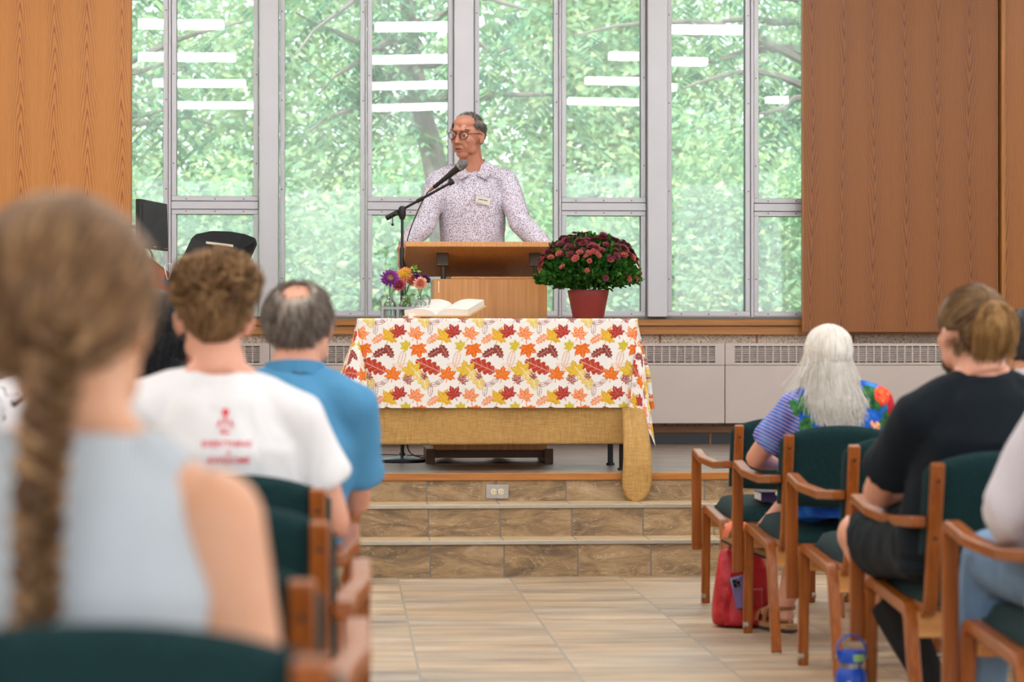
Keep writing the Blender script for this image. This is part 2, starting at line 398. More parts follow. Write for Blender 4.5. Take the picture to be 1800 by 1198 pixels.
def window(i, xa0, xa1, xb0, xb1, tw, full=True):
    """pixel edges of the two lights of a bay: fixed light a, vented light b"""
    e = empty('window_%d' % i, (0, 0, 0)); struct(e); YG = YW+.10
    A0, A1, B0, B1 = XY(xa0, YG), XY(xa1, YG), XY(xb0, YG), XY(xb1, YG)
    zb = ZY(547, YG, 1200)
    def sub(x0, x1, z0, z1, tws):
        f = frame_mb(x0-.03, x1+.03, z0-.03, z1+.03, YW+.045, YW+.13, .03).build('window_frame', M_alu, e, bevel=.002)
        g = frame_mb(x0-.006, x1+.006, z0-.006, z1+.006, YW+.07, YW+.12, .0062).build('gasket', M_gask, f)
        s = MB()
        for zz in np.arange(z0+.2, min(z1, 3.6), .55):
            for xx in (x0-.018, x1+.018): s.cyl((xx, YW+.046, zz), (xx, YW+.042, zz), .004, n=8)
        for xx in np.linspace(x0+.06, x1-.06, 3):
            for zz in (z0-.018, z1+.018): s.cyl((xx, YW+.046, zz), (xx, YW+.042, zz), .004, n=8)
        s.build('screw', M_gask, f)
        pane(x0, x1, z0, z1, YW+.095, tws[0], tws[1], e)
    sub(A0, A1, zb, ZT, tw[0])
    if full:
        zt0, zt1 = ZY(378, YG, 1200), ZY(357, YG, 1200)
        sub(B0, B1, zb, zt0-.008, tw[2]); sub(B0, B1, zt1+.03, ZT, tw[1])
        MB().bx(B0-.03, B1+.03, YW+.035, YW+.14, zt0+.024, zt1-.004).build('transom', M_alu, e, bevel=.002)
    MB().bx(A1+.032, B0-.032, YW+.03, YW+.15, zsill, ZT).build('mullion', M_alu, e, bevel=.003)
    MB().bx(A0-.05, B1+.05, YW+.03, YW+.16, zsill, zb-.031).build('window_sill', M_alu, e, bevel=.003)
    MB().bx(A0-.05, B1+.05, YW+.03, YW+.16, ZT+.03, ZC).build('window_head', M_alu, e)
    return A0, B1
wn = 5
for (ax, c, a0, a1, z0, z1) in (('y', XR+.06, -2.4, .4, .8, 3.3), ('y', XR+.06, 1.2, 4.0, .8, 3.3), ('y', XR+.06, 4.8, 7.6, .8, 3.3), ('x', YB-.06, -4.6, -1.2, .3, 3.4), ('x', YB-.06, -.8, 2.6, .3, 3.4), ('x', YB-.06, 3.0, 6.2, .3, 3.4)):  # right-wall and first two rear windows are unseen, added to brighten the foreground
    f = frame_mb(a0, a1, z0, z1, -.03, .03, .05); f.bx((a0+a1)/2-.025, (a0+a1)/2+.025, -.03, .03, z0, z1)
    f.v = [(v[0], c+v[1], v[2]) if ax == 'x' else (c+v[1], v[0], v[2]) for v in f.v]
    struct(f.build('window_%d' % wn, M_alu)); wn += 1
W1 = window(1, 160, 288, 311, 446, ((-.0004, 0), (-.0002, 0), (.001, 0)))
W2 = window(2, 501, 633, 654, 787, ((-.003, .0035), (-.0026, .0002), (.001, 0)))
W3 = window(3, 842, 972, 994, 1125, ((.0006, -.0045), (.0009, -.003), (.001, 0)))
W4 = window(4, 1179, 1308, 1331, 1462, ((.0001, .0003), (-.0005, -.0045), (.001, 0)))
for n, (a, b) in enumerate(((447, 500), (787, 841), (1125, 1179), (1462, 1515), (110, 159))):
    x0, x1 = XY(a, YW+.1)+.034, XY(b, YW+.1)-.034
    struct(MB().bx(x0, x1, YW-.02, YW+.18, zsill, ZC).build('column_window', M_alu, bevel=.004))
for (x0, x1, nm) in ((XL, XY(112, YW), 'wall_back_left'), (XY(1512, YW), XR, 'wall_back_right')):
    struct(MB().bx(x0, x1, YW+.02, YW+.2, zsill, ZC).build(nm, M_agg))
# sliding oak shutters in front of the window wall
YP = YW-.14; zp = ZY(582, YP, 1500)
def shutter(x0, x1, mat, nm, y0=YP, y1=YP+.045, z0=None):
    z0 = zp if z0 is None else z0
    struct(MB().bx(x0+.006, x1-.006, y0, y1, z0, ZC-.02).build(nm, mat))
    struct(frame_mb(x0, x1, z0-.003, ZC-.017, y0+.002, y1+.004, .008).build('trim_shutter_edge', M_oakE))
shutter(XY(-130, YP), XY(231, YP), M_oakL, 'wall_panel_left')
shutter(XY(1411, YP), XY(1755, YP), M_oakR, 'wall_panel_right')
shutter(XY(1760, YP-.03), XY(1990, YP-.03), flame_oak('oak_veneer_amber', (120, 70, 20), (170, 106, 42), .2, -1), 'wall_panel_far_right', YP-.03, YP+.015)
struct(MB().bx(XY(1754, YP), XY(1764, YP), YP+.05, YW+.02, zp, ZC).build('trim_gap_shade', M_dark))  # black strip filling the slit between shutters, standing for its shade
struct(MB().bx(XY(1762, YP-.06), XY(1769, YP-.06), YP-.045, YP-.03, zp, ZC-.02).build('trim_shutter_stile', M_oakE))

# ---------------------------------------------------------------- heaters along the wall
M_heat = plain('heater_enamel', (204, 192, 186), .45, 0, .02, 6)
M_slot = plain('heater_slot', (160, 146, 138), .7)
yh0 = YW-.2
def heater(px0, label):
    e = empty('wall_heater', (XY(px0+200, yh0), YW-.1, 0)); wd = XY(px0+400, yh0)-XY(px0, yh0)-.004
    z0, z1 = ZY(744, yh0, 1200), ZY(603, yh0, 1200); zt = ZY(641, yh0, 1200); hw = wd/2
    gx0, gx1 = -hw+.055, hw-.055; ga, gb = ZY(637, yh0, 1200), ZY(608, yh0, 1200)
    MB().bx(-hw, hw, -.1, .1, z0, zt-.003).build('front_panel', M_heat, e, bevel=.004)
    q = MB().bx(-hw, gx0, -.1, .1, zt, z1).bx(gx1, hw, -.1, .1, zt, z1).bx(gx0, gx1, -.1, .1, zt, ga).bx(gx0, gx1, -.1, .1, gb, z1).bx(gx0, gx1, -.06, .1, ga, gb)
    q.build('housing', M_heat, e)
    MB().bx(gx0, gx1, -.0605, -.06, ga, gb).build('slot_back', M_slot, e)
    q = MB(); n = int(round((gx1-gx0)/.0485))
    for i in range(n+1):
        x = gx0+(gx1-gx0)*i/n; q.bx(x-.004, x+.004, -.101, -.088, ga, gb)
    for j in range(1, 9):
        z = ga+(gb-ga)*j/9; q.bx(gx0, gx1, -.099, -.085, z-.0028, z+.0028)
    q.build('grille', M_heat, e)
    tag(e, label, 'heater', 'cream wall heaters under the windows')
heater(75, 'cream metal wall heater cabinet behind the white shirted listeners, under the leftmost window')
heater(475, 'cream metal wall heater cabinet between the blue polo shirt and the draped table')
heater(875, 'cream metal wall heater cabinet partly behind the right corner of the draped table')
heater(1275, 'cream metal wall heater cabinet behind the white-haired woman')
heater(1675, 'cream metal wall heater cabinet below the far right oak panel')

# ---------------------------------------------------------------- ceiling lamps
k = NT('lamp_diffuser'); em = k.n('ShaderNodeEmission'); em.inputs[0].default_value = (1, .98, .955, 1); em.inputs[1].default_value = LAMP
k.l(em.outputs[0], k.out.inputs['Surface']); M_lamp = k.m
lamp0 = empty('ceiling_lamp', (0, 0, 0))
MB().bx(-.46, .46, -.075, .075, -.035, .03).build('diffuser', M_lamp, lamp0, bevel=.01)
MB().bx(-.47, .47, -.085, .085, .031, .06).build('housing', M_white, lamp0)
for x in (-.35, .35): MB().cyl((x, 0, .06), (x, 0, .32), .006).build('suspension_rod', M_silver, lamp0)
tag(lamp0, 'white linear fluorescent lamp hung under the ceiling', 'lamp', 'rows of ceiling lamps')
first = True
for Xl in (-3.7, -1.45, .7, 2.95, 5.2):
    for Yl in (12.1, 9.9, 7.65, 5.45, 3.25):
        o = lamp0 if first else copy_tree(lamp0); first = False
        o.location = (Xl, Yl, 3.72)
# ---------------------------------------------------------------- wall outlet in the top riser
e = empty('wall_outlet', (0, 0, 0)); a = PY(854, 851, Y3); b = PY(894, 876, Y3)
MB().bx(a.x, b.x, Y3-.006, Y3, b.z, a.z).build('cover_plate', plain('steel_plate', (176, 170, 164), .35, .7), e, bevel=.002)
cx, cz = (a.x+b.x)/2, (a.z+b.z)/2
for s_ in (-1, 1):
    xx = cx+s_*.0175
    so = MB().cyl((xx, Y3-.009, cz), (xx, Y3-.004, cz), .0145, n=20).build('socket', plain('ivory_plastic', (222, 214, 180), .4), e, bevel=.001)
    q = MB().bx(xx-.006, xx+.001, Y3-.0095, Y3-.0088, cz+.004, cz+.006).bx(xx-.006, xx+.001, Y3-.0095, Y3-.0088, cz-.006, cz-.004)
    q.cyl((xx+.008, Y3-.0095, cz), (xx+.008, Y3-.0088, cz), .0022, n=8); q.build('slot', M_dark, so)
MB().cyl((cx, Y3-.0075, cz), (cx, Y3-.005, cz), .0028, n=8).build('screw', M_dark, e)
tag(e, 'steel plated double power outlet set in the slate riser below the stage edge', 'outlet')

# ---------------------------------------------------------------- garden beyond the glass
k = NT('garden_soil'); k.base(k.ramp(k.noise(k.coord(), 3, 4), [(.3, (70, 84, 50)), (.7, (128, 140, 84))])); k.rough(.95)
struct(MB().bx(-30, 40, YW+.5, 70, -.8, -.4).build('ground_garden', k.m))
def leaf_mat(name, cols):
    k = NT(name); v = k.noise(k.mapping(k.coord(), (1,1,1)), 1.1, 3); r = k.n('ShaderNodeNewGeometry').outputs['Random Per Island']
    f = k.math('ADD', k.math('MULTIPLY', v, .55), k.math('MULTIPLY', r, .5))
    c = k.ramp(f, [(.25, cols[0]), (.5, cols[1]), (.7, cols[2]), (.9, cols[3])])
    d = k.n('ShaderNodeBsdfDiffuse'); t = k.n('ShaderNodeBsdfTranslucent'); k.l(c, d.inputs[0]); k.l(c, t.inputs[0])
    m = k.n('ShaderNodeMixShader'); m.inputs[0].default_value = .42; k.l(d.outputs[0], m.inputs[1]); k.l(t.outputs[0], m.inputs[2])
    k.l(m.outputs[0], k.out.inputs['Surface']); return k.m
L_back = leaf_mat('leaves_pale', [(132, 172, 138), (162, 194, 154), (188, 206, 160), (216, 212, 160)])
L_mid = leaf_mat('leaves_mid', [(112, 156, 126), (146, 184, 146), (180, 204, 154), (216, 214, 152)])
L_near = leaf_mat('leaves_near', [(78, 124, 104), (98, 144, 116), (120, 162, 122), (168, 184, 122)])
M_bark = plain('bark', (112, 104, 98), .9, 0, .3, 8)
def leaves(name, P, size, asp, mat, parent, droop=.35, rng=RNG):
    n = len(P); d = rng.normal(size=(n, 3)); d[:, 2] = d[:, 2]*.5 - droop; d /= np.linalg.norm(d, axis=1)[:, None]
    t = np.cross(d, rng.normal(size=(n, 3))); t /= np.linalg.norm(t, axis=1)[:, None]
    s = size*(.6+.8*rng.random(n))[:, None]; w_ = s*asp
    V = np.stack([P, P+d*s*.45+t*w_*.5, P+d*s, P+d*s*.45-t*w_*.5], 1).reshape(-1, 3)
    return np_mesh(name, V, np.arange(4*n).reshape(n, 4), mat, parent)
def crown_pts(n, c, r, rng=RNG, clumps=40, shell=.5):
    """leaf positions gathered in clumps inside an ellipsoid"""
    cc = rng.normal(size=(clumps, 3)); cc /= np.linalg.norm(cc, axis=1)[:, None]; cc *= (shell+(1-shell)*rng.random(clumps))[:, None]
    i = rng.integers(0, clumps, n); p = cc[i] + rng.normal(size=(n, 3))*(.16+.1*rng.random(clumps)[i])[:, None]
    return p*np.array(r)+np.array(c)
def tree(name, base, h, c, r, n, size, mat, label, clumps=60, group=None, branches=7, seed=1):
    e = empty(name, base); b = Vector(base); C = Vector(c)-b; rng = np.random.default_rng(seed)
    q = MB(); q.tube([(0,0,0), (.1,0,C.z*.5), C+Vector((0,0,r[2]*.3))], [.14*h, .1*h, .03*h], 10)
    for i in range(branches):
        a = rng.random()*2*PI; st = Vector((.05, 0, C.z*(.45+.4*rng.random()))); en = C+Vector((math.cos(a)*r[0]*.75, math.sin(a)*r[1]*.6, (rng.random()-.4)*r[2]))
        md = (st+en)/2+Vector((0,0,.25)); q.tube([st, md, en], [.05*h, .03*h, .008*h], 6)
    q.build('trunk', M_bark, e)
    o = leaves('foliage', crown_pts(n, C, r, rng, clumps), size, .42, mat, e, rng=rng)
    tag(e, label, 'tree', group); return e
gr = 'trees seen through the windows'
for i, (X, lab) in enumerate(((-6.4, 'pale green tree massed far behind the leftmost window'), (-2.6, 'pale yellowish tree far behind the second window from the left'), (1.4, 'pale green tree standing far behind the speaker'), (5.2, 'pale green tree far behind the window nearest the right oak panel'), (9.6, 'pale green tree standing farthest to the right outside'))):
    tree('broadleaf_tree', (X, 31+i % 2*1.5, -.4), .9, (X, 31+i % 2*1.5, 3.7), (3.3, 2.6, 4.5), 52000, .13, L_back, lab, 90, gr, 6, 20+i)
for i, (X, lab) in enumerate(((-4.3, 'lower bushy shrub behind the monitor, outside the leftmost window'), (-1.2, 'bushy yellow-green shrub seen behind the microphone stand'), (1.3, 'dusty green shrub seen right behind the lectern'), (4.1, 'dense green shrub outside, behind the fourth window'), (7.2, 'dense green shrub outside beyond the oak panel'))):
    tree('garden_shrub', (X, 25.5+(i*37 % 3)*.8, -.4), .5, (X, 25.5+(i*37 % 3)*.8, 1.3), (2.0, 1.4, 1.9), 26000, .1, L_mid, lab, 60, 'shrubs beyond the glass', 5, 40+i)
# near trees with long pinnate leaves hanging over the upper half
def pinnate(name, base, trunk, boughs, n, mat, label, seed):
    e = empty(name, base); b = Vector(base); rng = np.random.default_rng(seed); q = MB()
    q.tube([Vector(p)-b for p in trunk], [.15, .12, .09, .05][:len(trunk)], 10)
    V = []
    for (p0, p1, sag) in boughs:
        p0 = Vector(p0)-b; p1 = Vector(p1)-b; pts = [p0.lerp(p1, t)+Vector((0, 0, sag*math.sin(PI*t)+rng.normal()*.04)) for t in np.linspace(0, 1, 7)]
        q.tube(pts, [.045-.006*j for j in range(7)], 6)
        for _ in range(n):
            t = rng.random(); i = min(5, int(t*6)); o_ = pts[i].lerp(pts[i+1], t*6-i)+Vector(rng.normal(size=3)*.16)
            ang = rng.random()*2*PI; dr = Vector((math.cos(ang), math.sin(ang)*.6, -.15-.55*rng.random())).normalized(); L = .35+.3*rng.random()
            sd_ = dr.cross(Vector((0,0,1))).normalized(); m = 9
            for j in range(m):
                s = (j+1)/m; c0 = o_+dr*(L*s)+Vector((0,0,-.16*s*s))
                for sg in (-1, 1):
                    ld = (sd_*sg+dr*.55+Vector((0,0,-.35))).normalized(); ll = .15*(1.15-.5*s); wv = ld.cross(Vector((0,0,1)))
                    wv = (wv.normalized() if wv.length > .01 else dr)*.023
                    V += [c0, c0+ld*ll*.4+wv, c0+ld*ll, c0+ld*ll*.4-wv]
    q.build('trunk', M_bark, e); V = np.array([tuple(v) for v in V])
    np_mesh('foliage', V, np.arange(len(V)).reshape(-1, 4), mat, e); tag(e, label, 'tree', gr); return e
YN = 20.5
pp = lambda x, y, Y=YN: tuple(PY(x, y, Y))
pinnate('walnut_tree', (PY(50, 0, 21).x, 21, -.4), [(PY(50,0,21).x, 21, -.4), (PY(50,0,21).x, 21, 2.4), pp(120, 20, 21), pp(150, -150, 21)],
    [(pp(60, 200), pp(430, 40), .1), (pp(60, 160), pp(330, 120), .1), (pp(60, 300), pp(300, 190), .05), (pp(150, 0), pp(460, -60), .1), (pp(80, 260, 21.5), pp(380, 220, 21.5), .1), (pp(40,100,21), pp(240,130,21), 0)], 13, L_near, 'tree with drooping pinnate leaves just outside the leftmost window', 71)
pinnate('walnut_tree', (PY(770, 0, 22).x, 22, -.4), [(PY(800,0,22).x, 22, -.4), pp(775, 330, 22), pp(735, 170, 22), pp(700, -120, 22)],
    [(pp(735, 150, 22), pp(520, 30, 21), .15), (pp(730, 60, 22), pp(560, 160, 20.5), .1), (pp(735, 180, 22), pp(540, 240, 21), .1), (pp(730, 40, 22), pp(930, 20, 20.5), .1), (pp(740, 180, 22), pp(1010, 175, 21), .05), (pp(720, 0, 22), pp(600, -60, 21), 0),
     (pp(740, 120, 22), pp(900, 90, 20.5), .1), (pp(735, 100, 22), pp(640, 200, 21.5), .1), (pp(700, -60, 22), pp(520, 100, 20.5), .05)], 14, L_near, 'leaning dark-trunked tree with pinnate leaves behind the speaker', 72)
pinnate('walnut_tree', (PY(1480, 0, 21.5).x, 21.5, -.4), [(PY(1480,0,21.5).x, 21.5, -.4), (PY(1480,0,21.5).x, 21.5, 2.2), pp(1440, 40, 21.5), pp(1420, -150, 21.5)],
    [(pp(1450, 50, 21.5), pp(1180, 60, 21), .1), (pp(1450, 120, 21.5), pp(1010, 60, 20.5), .25), (pp(1450, 90, 21.5), pp(1060, 150, 21), .1), (pp(1450, 160, 21.5), pp(1200, 150, 20.5), .1), (pp(1450, 10, 21.5), pp(1130, -30, 21), .1), (pp(1460, 180, 21.5), pp(1330, 200, 20.5), .05)], 13, L_near, 'leafy tree behind the mullions at the right end of the windows', 73)
# ================================================================ the table and its cloths
HX = lambda x, D: PD(x, 0, D).x
# table frame: front edge just behind the stage edge
TY0 = 11.60; TZ = ZY(563, TY0, 870); TX0, TX1 = XY(632, TY0), XY(1116, TY0); TY1 = TY0+.66
M_blackm = plain('black_metal', (34, 36, 40), .4, .3)
t = empty('folding_table', ((TX0+TX1)/2, (TY0+TY1)/2, Z3)); hx, hy, hz = (TX1-TX0)/2, (TY1-TY0)/2, TZ-Z3
MB().box((0, 0, hz-.022), (2*hx-.02, 2*hy-.02, .03)).build('tabletop', plain('table_laminate', (150, 120, 90), .5), t, bevel=.004)
lx = XY(1092, TY0+.1)-t.location.x
for sx in (-1, 1):
    for sy in (-1, 1):
        lg = MB().box((sx*lx, sy*(hy-.07), (hz-.04)/2+.006), (.026, .026, hz-.052)).build('leg', M_blackm, t, bevel=.003)
        MB().cyl((sx*lx, sy*(hy-.07), 0), (sx*lx, sy*(hy-.07), .012), .021).build('foot_glide', M_blackm, lg)
    MB().box((sx*lx, 0, hz-.07), (.02, 2*hy-.16, .02)).build('cross_bar', M_blackm, t)
tag(t, 'folding table with thin black legs, hidden under burlap and the autumn leaf cloth', 'table')

def drape(fn_extra, w_side, w_front, w_back, step, off, wav, front_tail=None, lcorn=None, rcorn=None):
    """cloth laid over the table; returns arrays V, F, UV (cloth metres). off: clearance over the table"""
    nu = int(round((2*hx+2*w_side)/step)); nv = int(round((2*hy+w_front+w_back)/step))
    us = np.linspace(-hx-w_side, hx+w_side, nu+1); vs = np.linspace(-hy-w_front, hy+w_back, nv+1)
    U, Vv = np.meshgrid(us, vs)
    X = np.clip(U, -hx, hx); Y = np.clip(Vv, -hy, hy); a = np.abs(U)-hx; b = -Vv-hy; c = Vv-hy
    a = np.maximum(a, 0); b = np.maximum(b, 0); c = np.maximum(c, 0); sg = np.sign(U)
    r0 = .012
    def bend(d):   # rounded fold over the edge: horizontal and vertical travel
        th = np.minimum(d/r0, PI/2); return r0*np.sin(th), r0*(1-np.cos(th)) + np.maximum(d-r0*PI/2, 0)
    ha, va = bend(a); hb, vb = bend(b); hc, vc = bend(c)
    Z = np.zeros_like(U); PX = X.copy(); PYy = Y.copy()
    sa = (a > 0) & (b <= 0) & (c <= 0)
    PX = PX + np.where(sa, sg*ha, 0); Z = Z - np.where(sa, va, 0)
    PX = PX + np.where(sa, sg*(.03+.10*va)*np.minimum(va*4, 1)*np.where(sg < 0, 1.3, 1), 0)
    PX = PX + np.where(sa, sg*.02*va*np.sin(Y*14), 0)
    sb = (b > 0) & (a <= 0); PYy = PYy - np.where(sb, hb + vb*.02 + (.008*np.minimum(vb*10, 1) if wav else 0) + wav*vb*np.sin(X*9+1.3)*np.sin(X*4.1), 0); Z = Z - np.where(sb, vb, 0)
    scn = (c > 0) & (a <= 0); PYy = PYy + np.where(scn, hc+vc*.03, 0); Z = Z - np.where(scn, vc, 0)
    for side in (-1, 1):
        cor = lcorn if side < 0 else rcorn
        m = (a > 0) & ((b > 0) | (c > 0)) & (sg == side)
        bb = np.maximum(b, c); r = np.sqrt(a*a+bb*bb); ph = np.arctan2(a, bb)     # 0 at the front, 90 deg at the side
        q = ph/(PI/2); fs = np.where(b > 0, -1, 1)
        kx = np.interp(q, cor['q'], cor['x']); ky = np.interp(q, cor['q'], cor['y']); kz = np.interp(q, cor['q'], cor['z'])
        s_ = np.minimum(r*5, 1)
        PX = np.where(m, side*hx + side*(.012+kx*r*s_), PX); PYy = np.where(m, fs*(hy+.012+ky*r*s_), PYy); Z = np.where(m, -np.maximum(0, r*kz-.006), Z)
    P = np.stack([PX, PYy, Z+hz+off], -1)
    if fn_extra is not None: P = fn_extra(P, U, Vv, a, b, c)
    idx = np.arange((nu+1)*(nv+1)).reshape(nv+1, nu+1)
    Fq = np.stack([idx[:-1, :-1], idx[:-1, 1:], idx[1:, 1:], idx[1:, :-1]], -1).reshape(-1, 4)
    return P.reshape(-1, 3), Fq, U.ravel(), Vv.ravel()
corL = dict(q=[0, .16, .3, .5, .75, 1], x=[0, -.14, -.02, .16, .26, .24], y=[.03, .14, .20, .12, .05, 0], z=[1, .97, .93, .84, .93, .98])
corR = dict(q=[0, .14, .3, .5, .75, 1], x=[0, -.10, .02, .12, .12, .12], y=[.03, .12, .17, .13, .06, 0], z=[1, .98, 1.0, 1.0, 1.0, 1.0])

# print: rows of autumn leaves repeated every 0.262 x 0.296 m
def maple(t_):
    ang = np.abs(((t_+PI) % (2*PI))-PI)*180/PI
    R = np.interp(ang, [0, 9, 13, 19, 30, 41, 47, 52, 60, 64, 72, 86, 96, 104, 118, 132, 150, 168, 180], [1.08, .84, .9, .74, .58, .80, .82, 1.08, .86, .88, .72, .56, .78, .9, .6, .66, .42, .32, .2])
    vein = np.zeros_like(ang)
    for v0 in (0, 52, 104): vein = np.maximum(vein, 1-np.abs(ang-v0)/2.6)
    return R, vein, ang
def paint(U, V, step):
    n = len(U); C = np.ones((n, 4), dtype=np.float32); ivory = np.array(lin((234, 232, 230))[:3]); C[:, :3] = ivory
    fib = RNG.random(n)*.03; C[:, :3] *= (1-fib)[:, None]
    TU, TV = .262, .2965
    gr_ = np.sin(U*310+np.sin(V*170)*2)*np.sin(V*260+np.sin(U*140)*2)       # blotchy dye
    # kind, x, y (px of the enlarged crop, tile origin 200,70), size px, rotation deg, colour, second colour, style
    items = [('ma', 112, 108, 50, 20, (222, 176, 48), (196, 140, 30), 1), ('ma', 166, 84, 44, -25, (178, 60, 50), (142, 42, 40), 1),
             ('ma', 250, 95, 44, 25, (226, 114, 30), (236, 150, 50), 2), ('ma', 266, 166, 48, 170, (226, 112, 28), (204, 84, 20), 1),
             ('ma', 203, 156, 32, -60, (206, 188, 48), (186, 160, 34), 1), ('oa', 62, 190, 36, 60, (142, 60, 46), (116, 46, 40), 1),
             ('oa', 112, 182, 36, -30, (142, 60, 46), (116, 46, 40), 1), ('ov', 180, 222, 40, 15, (220, 170, 140), (0,)*3, 0), ('ov', 192, 268, 36, 60, (226, 182, 152), (0,)*3, 0), ('ov', 160, 262, 30, 110, (226, 182, 152), (0,)*3, 0),
             ('oa', 28, 262, 64, -65, (186, 66, 44), (150, 46, 36), 1), ('ma', 234, 292, 56, -15, (220, 184, 58), (200, 160, 40), 1),
             ('ma', 130, 312, 46, 10, (226, 120, 34), (204, 88, 24), 1), ('ma', 208, 336, 32, 40, (164, 72, 62), (136, 50, 48), 2),
             ('oa', 285, 330, 50, 140, (226, 196, 96), (210, 176, 70), 2), ('ov', 62, 30, 26, 80, (164, 110, 104), (0,)*3, 0), ('ov', 40, 62, 28, 5, (164, 110, 104), (0,)*3, 0), ('ov', 90, 14, 24, 60, (164, 110, 104), (0,)*3, 0), ('ov', 28, 20, 22, -45, (164, 110, 104), (0,)*3, 0),
             ('oa', 54, 116, 34, 55, (230, 140, 84), (226, 150, 100), 2), ('oa', 300, 18, 40, 170, (222, 196, 90), (210, 176, 70), 2), ('ma', 4, 318, 22, 40, (150, 64, 54), (120, 44, 40), 2)]
    for (kd, ix, iy, sz, rot, c1, c2, style) in items:
        s_ = sz*1.12/1107.; cx0 = ix/1107.; cy0 = iy/1107.
        du = (U-cx0+TU/2) % TU - TU/2; dv = (V+cy0+TV/2) % TV - TV/2      # V grows upward on the front drop
        m = (np.abs(du) < s_*1.15) & (np.abs(dv) < s_*1.15); 
        if not m.any(): continue
        x = du[m]; y = dv[m]; a = math.radians(rot); xr = (x*math.cos(a)-y*math.sin(a))/s_; yr = (x*math.sin(a)+y*math.cos(a))/s_
        if kd == 'ma':
            th = np.arctan2(xr, yr); rr = np.hypot(xr, yr); R, vein, ang = maple(th); ins = rr/R
            vn = (vein > .35) & (rr < R*.8); stem = (np.abs(xr) < .04) & (yr < 0) & (yr > -.75)
            inside = (ins < 1) | stem; lightv = vn & (rr > .08)
        elif kd == 'oa':
            tt = yr; wdt = np.sqrt(np.maximum(0, 1-tt**2))*(.30+.26*np.abs(np.sin(tt*7+np.abs(xr)*2.2))**.8); stem = (np.abs(xr) < .035) & (yr < -.8)
            ins = np.abs(xr)/np.maximum(wdt, 1e-3); inside = ((ins < 1) & (np.abs(tt) < 1)) | stem
            lightv = (np.abs(xr) < .03) | ((np.abs(np.sin((yr-np.abs(xr)*.9)*7)) < .1) & (ins < .8))
        else:
            wdt = .42*np.sqrt(np.maximum(0, 1-yr**2)); ins = np.abs(xr)/np.maximum(wdt, 1e-3); body = (ins < 1) & (np.abs(yr) < 1)
            rim = body & ((wdt-np.abs(xr) < .085) | (np.abs(xr) < .04) | (np.abs(np.sin((yr-np.abs(xr)*.9)*9)) < .16)); inside = rim; lightv = np.zeros_like(rim)
        colr = np.array(lin(c1)[:3])[None, :].repeat(inside.sum(), 0)
        if kd != 'ov':
            g = (gr_[m][inside]*.5+.5)[:, None]*np.clip(ins[inside]*.9, 0, 1)[:, None]; colr = colr*(1-.75*g)+np.array(lin(c2)[:3])*.75*g
            lv = lightv[inside]; k2 = .38 if style == 1 else .85; colr[lv] = colr[lv]*(1-k2)+ivory*k2
            if style == 2: f2_ = (np.abs(np.sin(ins[inside]*14)) < .3); colr[f2_] = colr[f2_]*.4+ivory*.6
        idx = np.nonzero(m)[0][inside]; C[idx, :3] = colr
    return C
k = NT('printed_cotton'); at = k.n('ShaderNodeAttribute', attribute_name='dye'); k.base(at.outputs['Color']); k.rough(.85)
k.b.inputs['Specular IOR Level'].default_value = .2
k.bump(k.math('ADD', k.noise(k.mapping(k.coord(), (6, 6, 3)), 1.4, 3), k.math('MULTIPLY', k.noise(k.coord(), 700, 2), .012)), .5, .03); M_cotton = k.m
def leafx(P, U, V, a, b, c):
    # slight unevenness of the hem and soft vertical folds
    fr_ = np.clip(-(P[..., 2]-hz)*3, 0, 1)
    P[..., 1] -= np.abs(.008*fr_*np.sin(U*21+.5)*np.sin(U*5))
    return P
st_ = .0021
V_, F_, UU, VV = drape(leafx, .44, .435, .10, st_, .009, .012, lcorn=corL, rcorn=corR)
# shift of the pattern so that its repeats fall where the photo shows them
u_sh = (580+200/3 - 632)/369.0; v_sh = -(93.5-93)/369.0
dye = paint(UU-(-hx+u_sh), VV+hy-.0+v_sh, st_)
cl = np_mesh('leaf_tablecloth', V_, F_, M_cotton, smooth=True, cols=dye); cl.location = t.location
q = cl.modifiers.new('thick', 'SOLIDIFY'); q.thickness = .0012; q.offset = 1
tag(cl, 'white tablecloth printed with orange, red and yellow autumn leaves, draped over the table', 'tablecloth')

# burlap underlay
k = NT('burlap'); c = k.coord(); o = k.sep(c)
wv = k.math('MULTIPLY', k.math('SINE', k.math('MULTIPLY', o[0], 2600)), k.math('SINE', k.math('MULTIPLY', k.math('ADD', o[2], o[1]), 2600)))
nn = k.math('ADD', k.noise(k.mapping(c, (20, 20, 260)), 1, 3), k.noise(k.mapping(c, (260, 20, 20)), 1, 3))
k.base(k.ramp(k.math('MULTIPLY', nn, .5), [(.3, (160, 120, 66)), (.5, (188, 148, 88)), (.7, (208, 172, 112))])); k.rough(.95)
k.bump(k.math('ADD', nn, k.math('MULTIPLY', wv, .2)), .5, .003); M_burl = k.m
def burx(P, U, V, a, b, c):
    fr_ = np.clip(-(P[..., 2]-hz)*1.6, 0, 1); P[..., 1] += (.003+fr_*.010*(1.6+np.sin(U*7)+.6*np.sin(U*15+1)))*(b > 0)*(a <= 0)
    return P
bL = dict(q=[0, .2, .5, .8, 1], x=[0, -.06, .0, .04, .06], y=[.0, .02, .05, .02, 0], z=[1, .96, .85, .9, 1])
bR = dict(q=[0, .16, .34, .5, .7, 1], x=[0, -.08, -.02, .02, .05, .05], y=[.0, .02, .05, .05, .03, 0], z=[1, 1., 1., 1., 1, 1])
V_, F_, UU, VV = drape(burx, .37, .605, .04, .012, .004, .0, lcorn=bL, rcorn=bR)
bc = np_mesh('burlap_cloth', V_, F_, M_burl, smooth=True); bc.location = t.location
q = bc.modifiers.new('thick', 'SOLIDIFY'); q.thickness = .002; q.offset = -1
tag(bc, 'tan burlap cloth hanging below the leaf cloth, its long corner falling past the stage edge', 'tablecloth')
